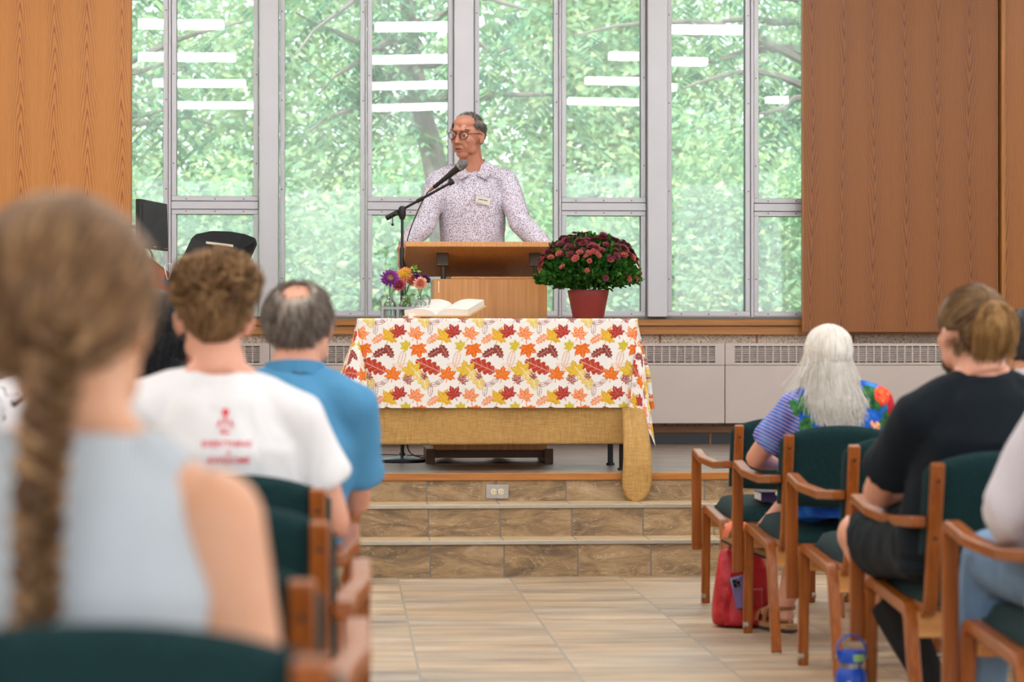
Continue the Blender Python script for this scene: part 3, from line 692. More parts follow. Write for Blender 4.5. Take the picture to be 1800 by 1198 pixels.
# the long tail that falls over the stage edge, a part of the burlap
def tail(u, v):
    x0 = XY(1096, 11.38)-t.location.x; z1 = ZY(715, 11.5, 1120)-Z3; z0 = ZY(883, 11.38, 1120)-Z3
    z = z1+(z0-z1)*v; wf = .050+.020*math.sin(min(1, v*1.15)*PI*.5) ; e_ = max(0, (v-.72)/.28); wf *= math.sqrt(max(.02, 1-e_**2.6))
    cx_ = x0+.062+.004*math.sin(v*4); a = (u-.5)*2
    return (cx_+a*wf + .012*(1-v)*math.sin(u*9), 11.372-t.location.y-.018*math.cos(a*PI/2)-.010*math.sin(u*10)*(1-v*.6)+(.17*max(0, 1-v*1.6)**1.5), z)
MB().grid(tail, 18, 26).build('hanging_corner', M_burl, bc, solid=.003, angle=180)

# ================================================================ lectern
M_lect = wood('lectern_oak', (178, 120, 62), (214, 160, 98), 2, 1.6, .4, .04)
M_lectD = wood('lectern_dark_base', (74, 48, 30), (104, 66, 40), 0, 1, .5)
LY = 12.36; le = empty('lectern', (XY(862, LY), LY+.2, Z3)); lxh = (XY(962, LY)-XY(762, LY))/2; bz = ZY(490, LY)-Z3
MB().bx(-lxh, lxh, -.2, .2, .07, bz).build('cabinet', M_lect, le, bevel=.004)
MB().bx(-lxh+.09, lxh-.02, -.19, .19, bz, bz+.012).build('cabinet_lid', M_lect, le, bevel=.002)
MB().bx(-lxh+.024, -lxh+.03, -.2015, -.199, bz-.07, bz-.012).build('chip_mark', plain('bare_chip', (226, 214, 196), .7), le)
tx0, tx1 = XY(712, LY)-le.location.x, XY(986, LY)-le.location.x
zf = ZY(429, LY-.06)-Z3; zr = ZY(482, LY+.5)-Z3
A = Vector((0, -.26, zf)); B = Vector((0, .30, zr)); d = B-A; nrm = Vector((0, -d.z, d.y)).normalized()
ctr = (A+B)/2; rotm = Matrix.Rotation(math.atan2(d.z, d.y), 3, 'X')
MB().box(((tx0+tx1)/2, ctr.y, ctr.z), (tx1-tx0, d.length, .028), rotm).build('reading_top', M_lect, le, bevel=.003)
MB().box(((tx0+tx1)/2, B.y-.01, B.z+.03), (tx1-tx0, .02, .04), rotm).build('book_ledge', M_lect, le, bevel=.002)
M_brz = plain('dark_bronze', (62, 52, 44), .45, .5)
for px in (778, 941):
    x = XY(px, LY+.02)-le.location.x
    pl = MB().box((x, -.155, ZY(460, LY+.02)-Z3+.012), (.06, .016, .07), rotm).build('bracket_plate', M_brz, le, bevel=.002)
    MB().cyl((x+.004, -.15, bz-.02), (x+.004, -.15, ZY(462, LY)-Z3+.02), .0135).build('bracket_post', M_brz, pl)
fx0, fx1 = XY(751, 12.2)-le.location.x, XY(977, 12.2)-le.location.x
for x0 in (fx0, fx1-.045): MB().bx(x0, x0+.045, -.21, .24, 0, ZY(790, 12.2)-Z3).build('foot', M_lectD, le, bevel=.003)
MB().bx(fx0+.045, fx1-.045, -.18, -.14, .03, .085).build('base_rail', M_lectD, le, bevel=.002)
MB().bx(fx0+.045, fx1-.045, .1, .14, .03, .085).build('base_rail', M_lectD, le, bevel=.002)
tag(le, 'oak lectern with a slanted reading top on bronze brackets, where the speaker leans', 'lectern')

# ================================================================ microphone stand and microphone
MD = 12.58; mp = PD(707, 811, MD); ms = empty('microphone_stand', (mp.x, mp.y, Z3))
def ml(x, y, D): p = PD(x, y, D); return Vector((p.x-mp.x, p.y-mp.y, p.z-Z3))
MB().lathe([(.118, 0), (.122, .004), (.122, .014), (.11, .021), (.05, .031), (.02, .036), (.012, .05)], n=40).build('base_plate', plain('stand_base', (46, 52, 64), .3, .3), ms)
zt = ml(707, 372, MD).z
po = MB().cyl((0, 0, .03), (0, 0, zt-.2), .0095, n=14).cyl((0, 0, zt-.2), (0, 0, zt-.02), .0075, n=14).build('pole', M_dark, ms)
MB().lathe([(.013, zt-.29), (.0135, zt-.27), (.0135, zt-.2), (.011, zt-.185)], n=16).build('height_clutch', M_dark, po)
bt = ml(683, 366, MD+.03); tp = ml(808, 297, MD-.1); dv = (tp-bt).normalized(); pv = Vector((0, 0, zt+.012))
bt = pv - dv*.098; be = pv+dv*(ml(805, 302, MD).length*0+.30)
bo = MB().cyl(bt, bt+dv*.075, .0135, n=14).cyl(bt+dv*.07, be, .0072, n=12).build('boom_arm', M_dark, ms)
MB().cyl(bt+dv*.19, bt+dv*.23, .011, n=12).build('boom_collar', M_dark, bo)
MB().lathe([(.011, zt-.04), (.02, zt-.02), (.019, zt+.02), (.01, zt+.03)], n=18).cyl((-.012, .0, zt-.012), (-.05, 0, zt-.012), .006, n=10).build('pivot_joint', M_dark, ms)
MB().cyl((-.05, 0, zt-.012), (-.05, 0, zt-.06), .0025, n=8).ell((-.05, 0, zt-.066), (.008,)*3, n=12, m=8).build('pivot_handle', M_dark, ms)
clp = be; hold = MB().cyl(clp-dv*.01, clp+dv*.018, .014, n=14).cyl(clp, clp+Vector((-.006, 0, .03)), .009, n=10).build('microphone_clip', M_dark, ms)
tag(ms, 'black microphone stand with a boom arm on a round base beside the lectern', 'stand')
md = Vector((dv.x, dv.y, dv.z*1.45)).normalized(); m0 = Vector(ms.location)+clp+Vector((-.012, 0, .036))-md*.055
mi = empty('microphone', m0); Mq = md.to_track_quat('Z', 'Y').to_matrix()
def along(prof, n=24): return MB().lathe(prof, (0,0,0), n, Mq)
along([(.009, -.045), (.0105, -.04), (.0105, 0), (.0115, .002), (.0125, .03), (.0185, .115), (.0215, .125)]).build('handle', M_dark, mi)
along([(.0078, -.075), (.0082, -.045)]).build('cable_plug', plain('brass_plug', (150, 120, 84), .35, .6), mi)
along([(.0238, .128), (.0242, .133), (.0238, .138)]).build('grille_ring', plain('ring_metal', (150, 156, 166), .3, .7), mi)
k = NT('grille_mesh'); v = k.voronoi(k.coord(), 420, 'F1'); k.base(k.ramp(v, [(.1, (178, 180, 184)), (.5, (92, 94, 98))])); k.rough(.45); k.b.inputs['Metallic'].default_value = .5; k.bump(v, .8, .002)
along([(.0215, .125), (.0238, .135), (.0242, .145), (.0225, .160), (.017, .172), (.008, .179), (.002, .180)]).build('grille', k.m, mi)
tag(mi, 'black handheld microphone with grey grille clipped before the speaker\'s chin', 'microphone')
c0 = m0-md*.045; g = lambda x, y, D=12.62: PD(x, y, D)
cpts = [c0, c0-md*.05, g(770, 320), g(752, 336), g(738, 362), g(722, 400), g(713, 432), Vector((mp.x+.013, mp.y, Z3+.6)), Vector((mp.x+.014, mp.y-.01, Z3+.1)), Vector((mp.x+.06, mp.y+.12, Z3+.012)), Vector((mp.x+.3, mp.y+.5, Z3+.008)), Vector((mp.x-.4, mp.y+.9, Z3+.008))]
def smooth_pts(p, it=2):
    p = [Vector(x) for x in p]
    for _ in range(it):
        q = [p[0]]
        for a_, b_ in zip(p, p[1:]): q += [a_*.75+b_*.25, a_*.25+b_*.75]
        q.append(p[-1]); p = q
    return p
cb = MB().tube(smooth_pts(cpts, 2), .0032, 6).build('microphone_cable', M_dark); tag(cb, 'thin black cable hanging from the microphone down to the stage', 'cable')

# ================================================================ flower pot
M_pot = plain('terracotta_red', (142, 54, 50), .55, 0, .05, 12)
pc = PD(1034, 562, 11.93); pz = TZ+.0112; po = empty('potted_chrysanthemum', (pc.x, pc.y, pz)); R0, R1, PH = .0755, .102, .142
MB().lathe([(R0-.004, 0), (R0, .003), (R1-.006, PH-.035), (R1-.005, PH-.034), (R1, PH-.004), (R1-.002, PH), (R1-.008, PH), (R1-.016, PH-.03), (.002, PH-.03)], n=48).build('flower_pot', M_pot, po, angle=50)
L_mum = leaf_mat('mum_leaves', [(34, 70, 30), (52, 100, 40), (74, 128, 52), (110, 156, 76)])
rng = np.random.default_rng(5); n = 9000
u = rng.normal(size=(n, 3)); u /= np.linalg.norm(u, axis=1)[:, None]; u[:, 2] = np.where(u[:, 2] < -.25, -u[:, 2]*.6, u[:, 2]); u[:, 2] = np.where((rng.random(n) < .22) & (u[:, 2] > 0), -u[:, 2]*.45, u[:, 2]); rr = .45+.55*rng.random(n)**.5
RX, RZ, CZ = .240, .188, PH+.080
P = np.stack([u[:, 0]*RX*rr, u[:, 1]*RX*rr, CZ+u[:, 2]*RZ*rr], 1); P[:, 0] *= 1+.06*np.sin(P[:, 2]*40)
dr = P-np.array([0, 0, PH-.02]); dr /= np.linalg.norm(dr, axis=1)[:, None]; dr += rng.normal(size=(n, 3))*.55; dr[:, 2] += .1; dr /= np.linalg.norm(dr, axis=1)[:, None]
tt = np.cross(dr, rng.normal(size=(n, 3))); tt /= np.linalg.norm(tt, axis=1)[:, None]; s_ = (.020+.016*rng.random(n))[:, None]
VV_ = np.stack([P, P+dr*s_*.35+tt*s_*.3, P+dr*s_*.62+tt*s_*.16, P+dr*s_*.72+tt*s_*.26, P+dr*s_, P+dr*s_*.72-tt*s_*.26, P+dr*s_*.62-tt*s_*.16, P+dr*s_*.35-tt*s_*.3], 1).reshape(-1, 3)
np_mesh('foliage', VV_, np.arange(len(VV_)).reshape(n, 8), L_mum, po)
q = MB()
for i in range(46):
    a = rng.random()*2*PI; r_ = .06+.16*rng.random(); z_ = CZ+RZ*math.sqrt(max(0, 1-(r_/RX)**2))*(.3+.6*rng.random())
    q.tube([(math.cos(a)*.04, math.sin(a)*.04, PH-.03), (math.cos(a)*r_*.6, math.sin(a)*r_*.6, PH+.05), (math.cos(a)*r_, math.sin(a)*r_, z_)], .0016, 5)
q.build('stems', plain('mum_stem', (96, 122, 60), .7), po)
def petal_mat(name, c_in, c_out, c_eye):
    k = NT(name); o = k.sep(k.coord()); r = k.math('SQRT', k.math('ADD', k.math('MULTIPLY', o[0], o[0]), k.math('MULTIPLY', o[1], o[1])))
    k.base(k.ramp(k.math('MULTIPLY', r, 50), [(.08, c_eye), (.2, c_in), (.95, c_out)])); k.rough(.6); return k.m
PM = [petal_mat('petal_wine', (112, 30, 48), (146, 58, 74), (92, 26, 38)), petal_mat('petal_plum', (92, 28, 48), (122, 50, 70), (76, 24, 40)), petal_mat('petal_coral', (150, 50, 56), (206, 104, 92), (216, 180, 90))]
def bloom(name, mat, R, layers, parent, cup=.35, pw=.24, npet=16):
    q = MB(); 
    for L in range(layers):
        rl = R*(1-.62*L/max(1, layers)); nn_ = max(6, int(npet*(1-.35*L/layers))); el = cup+1.15*L/layers
        for i in range(nn_):
            a = 2*PI*i/nn_+L*.4+.12*math.sin(i*7.3+L); ca, sa = math.cos(a), math.sin(a); b = rl*pw; rl = rl*(1+.10*math.sin(i*3.7+L*2))
            def p(r_, w_, lift): return (ca*r_*math.cos(el*r_/rl*.9)-sa*w_, sa*r_*math.cos(el*r_/rl*.9)+ca*w_, math.sin(el)*r_*.75+lift+L*R*.06)
            q.add([p(rl*.12, 0, 0), p(rl*.55, b, .0), p(rl*.85, b*.8, rl*.03), p(rl, 0, rl*.02), p(rl*.85, -b*.8, rl*.03), p(rl*.55, -b, .0), p(rl*.55, 0, -rl*.08)], [(0, 1, 6), (1, 2, 3, 6), (6, 3, 4, 5), (0, 6, 5)])
    o = q.build(name, mat, parent, smooth=False); return o
bl = [bloom('blossom', PM[0], .0215, 3, po, .12, .16, 14), bloom('blossom', PM[1], .022, 3, po, .12, .16, 14), bloom('blossom', PM[2], .0185, 3, po, .15, .17, 13)]
k_ = 0; rb = random.Random(4)
for i in range(99):
    for _ in range(50):
        a = rb.random()*2*PI; top = i < 82
        el = math.asin(.30+.68*((i*.618034) % 1)) if top else math.asin(rb.uniform(-.2, .42))
        if not top and math.sin(a) > .25: continue
        if top and math.sin(a) > .55: continue
        break
    d_ = Vector((math.cos(a)*math.cos(el), math.sin(a)*math.cos(el), math.sin(el))); rs_ = 1.0+rb.uniform(-.03, .05)
    rs_ += .05; pos = Vector((d_.x*RX*rs_, d_.y*RX*rs_, CZ+d_.z*RZ*rs_)); kind = (0 if rb.random() < .6 else 1) if (el > .62 or rb.random() < .3) else 2
    ob = bl[kind] if k_ in () else bl[kind].copy()
    COL.objects.link(ob); ob.parent = po; ob.location = pos
    nr = Vector((d_.x, d_.y, d_.z*1.2+.35)).normalized() + Vector((rb.gauss(0, .22), rb.gauss(0, .22), rb.gauss(0, .1)))
    ob.rotation_euler = nr.to_track_quat('Z', 'Y').to_euler(); s = rb.uniform(1.0, 1.35) if top else rb.uniform(.7, 1.05); ob.scale = (s, s, s)
qs = MB(); ex = []
for i in range(170):
    a = rb.random()*2*PI; el = math.asin(.12+.86*((i*.618034+.3) % 1)); kind = (0 if rb.random() < .6 else 1) if (el > .6 or rb.random() < .4) else 2
    if el < .45 and math.sin(a) < -.2: continue
    d_ = Vector((math.cos(a)*math.cos(el), math.sin(a)*math.cos(el), math.sin(el))); rs_ = 1.0+rb.uniform(-.02, .05); s = rb.uniform(.9, 1.25)
    nr = Vector((d_.x, d_.y, d_.z*1.2+.35)).normalized()+Vector((rb.gauss(0, .2), rb.gauss(0, .2), 0)); M_ = nr.to_track_quat('Z', 'Y').to_matrix(); pos = Vector((d_.x*RX*rs_, d_.y*RX*rs_, CZ+d_.z*RZ*rs_))
    me_ = bl[kind].data; qs.cur = kind; qs.add([pos+M_ @ (v.co*s) for v in me_.vertices], [tuple(p.vertices) for p in me_.polygons])
kb = []
for nm_, a_, b_ in (('more_wine', (108, 28, 46), (140, 54, 70)), ('more_plum', (90, 27, 47), (118, 47, 67)), ('more_coral', (160, 60, 62), (196, 98, 88))): kb.append(plain(nm_, tuple((x+y)//2 for x, y in zip(a_, b_)), .6, 0, .2, 60))
xb = qs.build('blossoms', kb, po, smooth=False); xb['kind'] = 'stuff'
for b_ in bl: bpy.data.objects.remove(b_)
tag(po, 'bushy potted chrysanthemum with wine red blossoms in a plain red pot', 'plant')

# ================================================================ bottles with dahlias in a wire rack
TT = TZ+.0112; fc = PD(712, 558, 11.86); M_zinc = plain('zinc_wire', (142, 144, 146), .4, .7)
k = NT('clear_glass'); g1_ = k.n('ShaderNodeBsdfGlossy'); g1_.inputs['Roughness'].default_value = .03; g2_ = k.n('ShaderNodeBsdfTransparent'); g2_.inputs[0].default_value = (.93, .97, .96, 1); g3_ = k.n('ShaderNodeMixShader'); lw = k.n('ShaderNodeLayerWeight'); lw.inputs[0].default_value = .35
k.l(k.math('MULTIPLY', lw.outputs[1], .75), g3_.inputs[0]); k.l(g2_.outputs[0], g3_.inputs[1]); k.l(g1_.outputs[0], g3_.inputs[2]); k.l(g3_.outputs[0], k.out.inputs['Surface']); M_clear = k.m
rk = empty('bottle_rack', (fc.x, fc.y, TT)); RW, RD = .112, .075
MB().bx(-RW, RW, -RD, RD, 0, .004).build('tray', M_zinc, rk)
q = MB()
for z in (.045, ):
    q.bx(-RW-.004, RW+.004, -RD-.003, -RD+.001, z, z+.012).bx(-RW-.004, RW+.004, RD-.001, RD+.003, z, z+.012).bx(-RW-.004, -RW, -RD, RD, z, z+.012).bx(RW, RW+.004, -RD, RD, z, z+.012)
q.build('rail', M_zinc, rk)
for x in (-RW, -RW/3, RW/3, RW):
    for y in (-RD, RD): MB().box((x, y, .03), (.01, .003, .058)).build('upright', M_zinc, rk)
for sx in (-1, 1):
    MB().tube(fillet([(sx*RW, -.03, .05), (sx*(RW+.012), -.03, .1), (sx*(RW-.01), 0, .118), (sx*(RW+.012), .03, .1), (sx*RW, .03, .05)], .02), .004, 8).build('handle', M_zinc, rk)
tag(rk, 'small grey wire rack holding glass bottles of cut dahlias on the table', 'rack')
bot = MB().lathe([(.028, 0), (.031, .003), (.031, .062), (.027, .074), (.0145, .088), (.0135, .1), (.0165, .103), (.0165, .109), (.0125, .109), (.0105, .1), (.0115, .088), (.024, .072), (.0285, .062), (.0285, .008), (.002, .006)], n=28).build('glass_bottle', M_clear)
bpos = []
for j, y in enumerate((-.036, .036)):
    for i, x in enumerate((-.075, 0, .075)):
        o = bot if not bpos else bot.copy()
        if bpos: COL.objects.link(o)
        o.location = (fc.x+x, fc.y+y, TT+.0045); bpos.append(o.location.copy())
        tag(o, 'clear glass milk bottle standing %s of the wire rack, %s' % (('at the left end', 'in the middle', 'at the right end')[i], ('front row', 'rear row')[j]), 'bottle', 'glass bottles in the wire rack')
def dm(name, c_in, c_out, eye, R):
    k = NT(name); o = k.sep(k.coord()); r = k.math('SQRT', k.math('ADD', k.math('MULTIPLY', o[0], o[0]), k.math('MULTIPLY', o[1], o[1])))
    k.base(k.ramp(k.math('DIVIDE', r, R), [(.1, eye), (.35, c_in), (1, c_out)])); k.rough(.55); return k.m
M_stem = plain('green_stem', (84, 120, 58), .6)
DH = [('dahlia', 685, 491, 20, 0, ((120, 40, 130), (150, 62, 168), (196, 150, 60)), 'deep purple dahlia at the left end of the wire rack', 0, 3),
      ('dahlia', 712, 484, 17, 1, ((236, 190, 70), (238, 140, 120), (246, 214, 60)), 'orange and yellow dahlia with pink tips, topmost in the rack', 3, 4),
      ('dahlia', 703, 503, 15, 1, ((184, 78, 96), (216, 122, 130), (170, 70, 80)), 'dusky pink ball dahlia hanging over the front of the rack', 1, 6),
      ('dahlia', 723, 494, 16, 1, ((224, 130, 116), (238, 170, 156), (200, 110, 90)), 'salmon pink ball dahlia in the middle of the rack', 4, 6),
      ('dahlia', 739, 500, 15, 2, ((232, 160, 136), (246, 200, 176), (214, 130, 110)), 'pale peach ball dahlia at the right end of the rack', 2, 6),
      ('dahlia', 730, 485, 11, 2, ((96, 34, 110), (126, 54, 146), (70, 30, 80)), 'small purple dahlia peeping out behind the salmon one', 5, 4),
      ('dahlia', 747, 492, 12, 2, ((62, 24, 62), (90, 40, 92), (50, 20, 44)), 'darkest purple dahlia at the right, behind the peach one', 5, 4)]
for (nm, px, py, rpx, b_, cols, lab, bi, lay) in DH:
    R = rpx/360; D = 11.86+(.04 if bi > 2 else -.04); p = PD(px, py, D); e = empty(nm, p)
    o = bloom('blossom', dm('petal_'+lab.split()[0]+str(px), cols[0], cols[1], cols[2], R), R, lay+1, e, .30 if lay < 5 else .45, .13, 16)
    o.rotation_euler = (math.radians(62), 0, math.radians(rb.uniform(-25, 25)+4))
    bp = bpos[bi]; m_ = Vector((bp.x, bp.y, bp.z+.105))-p
    MB().tube([(0, .004, -.004), m_*.5+Vector((0, .01, .01)), m_, Vector((bp.x, bp.y, bp.z+.012))-p+Vector((.008, 0, 0))], .0021, 6).build('stem', M_stem, e)
    tag(e, lab, 'flower', 'cut dahlias in the bottles')
sp = PD(727, 476, 11.9); e = empty('leaf_sprig', sp); P = rng.normal(size=(26, 3))*np.array([.009, .006, .011]); leaves('leaflets', P, .022, .6, plain('bright_leaf', (120, 164, 64), .6), e, -.3)
bp = bpos[4]; MB().tube([(0, 0, 0), (-.006, 0, -.03), Vector((bp.x, bp.y, bp.z+.1))-sp, Vector((bp.x, bp.y, bp.z+.02))-sp], .0018, 6).build('stem', M_stem, e); tag(e, 'bright green sprig rising above the salmon dahlia', 'leaf')
sp = PD(716, 528, 11.80); e = empty('leaf_sprig', sp); P = rng.normal(size=(34, 3))*np.array([.008, .003, .014]); leaves('leaflets', P, .022, .6, plain('bright_leaf', (112, 150, 70), .6), e, .2)
tag(e, 'green leaves hanging in front of the middle bottle', 'leaf'); bp = bpos[1]
MB().tube([(0, 0, 0), (0, .005, .03), Vector((bp.x, bp.y-.0, bp.z+.108))-sp], .0018, 6).build('stem', M_stem, e)

# ================================================================ open book
bk = empty('open_book', PD(782, 565, 11.84)); bk.location.z = TT; bk.rotation_euler = (0, 0, math.radians(-32))
M_page = plain('book_pages', (236, 232, 226), .8, 0, .015, 60); M_cover = plain('gilt_cover', (206, 170, 110), .5)
for sx in (-1, 1):
    def pg(u, v, h=1, sx=sx):
        x = u*.165; z = .020+.024*math.sin(min(1, u*1.6)*PI*.5)*(1-.55*max(0, u-.3))-.0*u
        return (sx*x, -.115+.23*v, z-.02*math.exp(-u*22)*1)
    nu_, nv_ = 16, 4; q = MB(); top = [pg(i/nu_, j/nv_) for j in range(nv_+1) for i in range(nu_+1)]; bot_ = [(p[0], p[1], .006+.0*i_) for i_, p in enumerate(top)]
    fs = []; W_ = nu_+1; N_ = len(top)
    for j in range(nv_):
        for i in range(nu_): a = j*W_+i; fs.append((a, a+1, a+1+W_, a+W_)); fs.append((N_+a, N_+a+W_, N_+a+1+W_, N_+a+1))
    for i in range(nu_): fs.append((i, N_+i, N_+i+1, i+1)); a = nv_*W_+i; fs.append((a, a+1, N_+a+1, N_+a))
    for j in range(nv_): a = j*W_; fs.append((a, a+W_, N_+a+W_, N_+a)); a = j*W_+nu_; fs.append((a, N_+a, N_+a+W_, a+W_))
    q.add(top+bot_, fs); q.build('page_block', M_page, bk, angle=50)
    MB().box((sx*.088, 0, .003), (.176, .242, .005), Matrix.Rotation(0, 3, 'Y')).build('cover', M_cover, bk, bevel=.001)
bk.rotation_euler = (math.radians(13), 0, math.radians(-24)); bk.location.z = TT+.034
wg = MB().bx(-.03, .03, -.05, .05, 0, .026).build('white_box', M_page, bevel=.002); wg.location = (PD(728, 560, 11.82).x, PD(728, 560, 11.82).y, TT); tag(wg, 'small white box propping up the left side of the open book', 'box')
tag(bk, 'large open book lying on the leaf printed tablecloth before the lectern', 'book')

# ================================================================ console, monitor and black lid at the left
M_con = wood('console_mahogany', (132, 58, 26), (178, 88, 44), 2, .8, .35)
cn = empty('console_desk', (PD(275, 0, 12.9).x, PD(275, 0, 12.9).y, Z3)); C0 = Vector(cn.location)
def cl_(x, y, D=12.75): p = PD(x, y, D)-C0; return (p.x, p.z)
poly = [cl_(130, 395), cl_(258, 452), cl_(288, 476), cl_(292, 500), cl_(306, 530), cl_(345, 640), (cl_(345, 640)[0], 0), (cl_(130, 600)[0], 0)]
yc = PD(275, 0, 12.75).y-C0.y
MB().prism(poly, lambda u, v, w_: (u, yc+w_, v), (0, .03)).build('side_panel', M_con, cn, bevel=.004)
MB().prism(poly, lambda u, v, w_: (u, yc+w_, v), (.5, .53)).build('side_panel', M_con, cn, bevel=.004)
MB().bx(poly[7][0]+.02, poly[5][0]-.03, yc+.03, yc+.5, .3, poly[5][1]-.03).build('cabinet_body', M_con, cn)
a = Vector((poly[0][0], 0, poly[0][1])); b = Vector((poly[1][0], 0, poly[1][1])); dd = b-a
MB().box(((a+b)/2+Vector((0, yc+.265, -.02))), (dd.length, .5, .018), Matrix.Rotation(-math.atan2(dd.z, dd.x), 3, 'Y')).build('sloping_top', M_con, cn)
tag(cn, 'reddish brown media console with a sloping side, behind the listeners at the left', 'desk')
mo = empty('monitor', PD(267, 395, 12.9)); C1 = Vector(mo.location); ang = math.radians(-52)
mw, mh = .205, .155
Mr = Matrix.Rotation(math.radians(-64), 3, 'Z')
c4 = [PD(247, 349, 12.72)-C1, PD(294, 358, 13.02)-C1, PD(296, 441, 13.02)-C1, PD(247, 434, 12.72)-C1]
uu = (c4[1]-c4[0]); vv = (c4[3]-c4[0]); nn_ = uu.cross(vv).normalized()
if nn_.y > 0: nn_ = -nn_
def mf(u, v, w_): return c4[0]+(c4[1]-c4[0])*u*(1-v)+(c4[2]-c4[3])*u*v+(c4[3]-c4[0])*v - nn_*w_
M_bez = plain('monitor_bezel', (26, 26, 29), .35); M_scr = plain('dark_screen', (30, 38, 44), .12)
q = MB(); q.prism([(0, 0), (1, 0), (1, 1), (0, 1)], mf, (0, .03)); q.build('case', M_bez, mo, bevel=.003)
MB().prism([(.07, .05), (.95, .05), (.95, .91), (.07, .91)], mf, (-.0012, .001)).build('screen', M_scr, mo)
MB().prism([(.45, .94), (.56, .94), (.56, .965), (.45, .965)], mf, (-.0012, .001)).build('badge', M_silver, mo)
q = MB()
for u_ in (.86, .9, .94): q.prism([(u_, .95), (u_+.02, .95), (u_+.02, .965), (u_, .965)], mf, (-.0012, .001))
q.build('buttons', M_silver, mo)
arm_a = mf(.3, .6, .03); MB().tube([arm_a, PD(236, 398, 12.95)-C1, PD(212, 396, 13.0)-C1, PD(212, 396, 13.0)-C1+Vector((0, 0, -.2)), PD(205, 430, 13.0)-C1], .012, 8).build('monitor_arm', plain('arm_grey', (150, 140, 130), .4, .3), mo)
MB().tube(smooth_pts([mf(.4, .98, .02), PD(270, 450, 12.95)-C1, PD(262, 462, 12.95)-C1, PD(254, 470, 12.95)-C1]), .004, 6).build('cable', plain('cable_grey', (110, 104, 98), .5), mo)
tag(mo, 'small black flat screen monitor turned sideways on an arm above the console', 'monitor')
ld = empty('document_easel', PD(370, 505, 12.7)); C2 = Vector(ld.location)
pts_px = [(297, 500, 12.62), (337, 418, 12.82), (345, 411, 12.84), (372, 405.5, 12.86), (405, 406.5, 12.88), (430, 411, 12.9), (448, 418, 12.92), (449, 424, 12.92), (443, 437, 12.88), (425, 478, 12.76), (412, 500, 12.7)]
fr3 = [PD(*p)-C2 for p in pts_px]; nb = Vector((.05, .10, -.1))
n_ = len(fr3); bkp = [p+nb*.16 for p in fr3]; cen = sum(fr3, Vector())/n_+Vector((.02, .045, -.03)); q = MB()
q.add(fr3+bkp+[cen, cen+nb*.16], [(i, (i+1) % n_, 2*n_) for i in range(n_)]+[(n_+(i+1) % n_, n_+i, 2*n_+1) for i in range(n_)]+[((i+1) % n_, i, n_+i, n_+(i+1) % n_) for i in range(n_)])
q.build('back_board', plain('gloss_black', (10, 11, 12), .42, spec=.25), ld, smooth=False)
def on_board(x, y): 
    # plane through three of the outline points
    A_, B_, C_ = fr3[0], fr3[4], fr3[9]; nrm_ = (B_-A_).cross(C_-A_).normalized(); r0_ = Vector((0,0,CAM_H)); p_ = PD(x, y, 10); dr_ = p_-r0_
    t_ = (A_+C2-r0_).dot(nrm_)/dr_.dot(nrm_); return r0_+dr_*t_*.9975-C2
M_lab = plain('label_paper', (214, 206, 192), .6)
q = MB(); q.add([on_board(362, 424), on_board(410, 430), on_board(409.5, 434), on_board(362, 428)], [(0, 1, 2, 3)]); q.build('label_strip', M_lab, ld, solid=.001)
tagp = [(281, 491, 12.6), (297, 491.5, 12.6), (297, 501, 12.6), (292, 502, 12.6)]
q = MB(); A_ = [PD(*p)-C2 for p in tagp]; q.add(A_+[p+Vector((0, .12, 0)) for p in A_], [(0,1,2,3),(7,6,5,4),(1,0,4,5),(2,1,5,6),(3,2,6,7),(0,3,7,4)]); q.build('ledge_bracket', plain('slate_grey', (66, 74, 90), .5), ld, bevel=.001)
q = MB().tube([PD(350, 505, 12.72)-C2, PD(350, 505, 12.72)-C2+Vector((0, 0, -(C2.z-Z3)+.03))], .014, 12); q.build('post', M_dark, ld)
MB().lathe([(.16, 0), (.165, .004), (.16, .012), (.03, .03)], (PD(350, 505, 12.72)-C2)*1.0+Vector((0, 0, -(C2.z-Z3)-(PD(350,505,12.72)-C2).z)), 32).build('base', M_dark, ld)
tag(ld, 'tilted glossy black document board with a pale label strip, beside the monitor', 'stand')
cb2 = MB().tube(smooth_pts([PD(296, 498, 12.75), PD(290, 475, 12.8), PD(289, 466, 12.82), PD(296, 463, 12.85), PD(303, 464, 12.85), PD(300, 480, 12.8), PD(294, 497, 12.72)]), .0032, 6).build('white_cable', plain('white_wire', (226, 226, 230), .4)); tag(cb2, 'looped thin white cable between the console and the black board', 'cable')
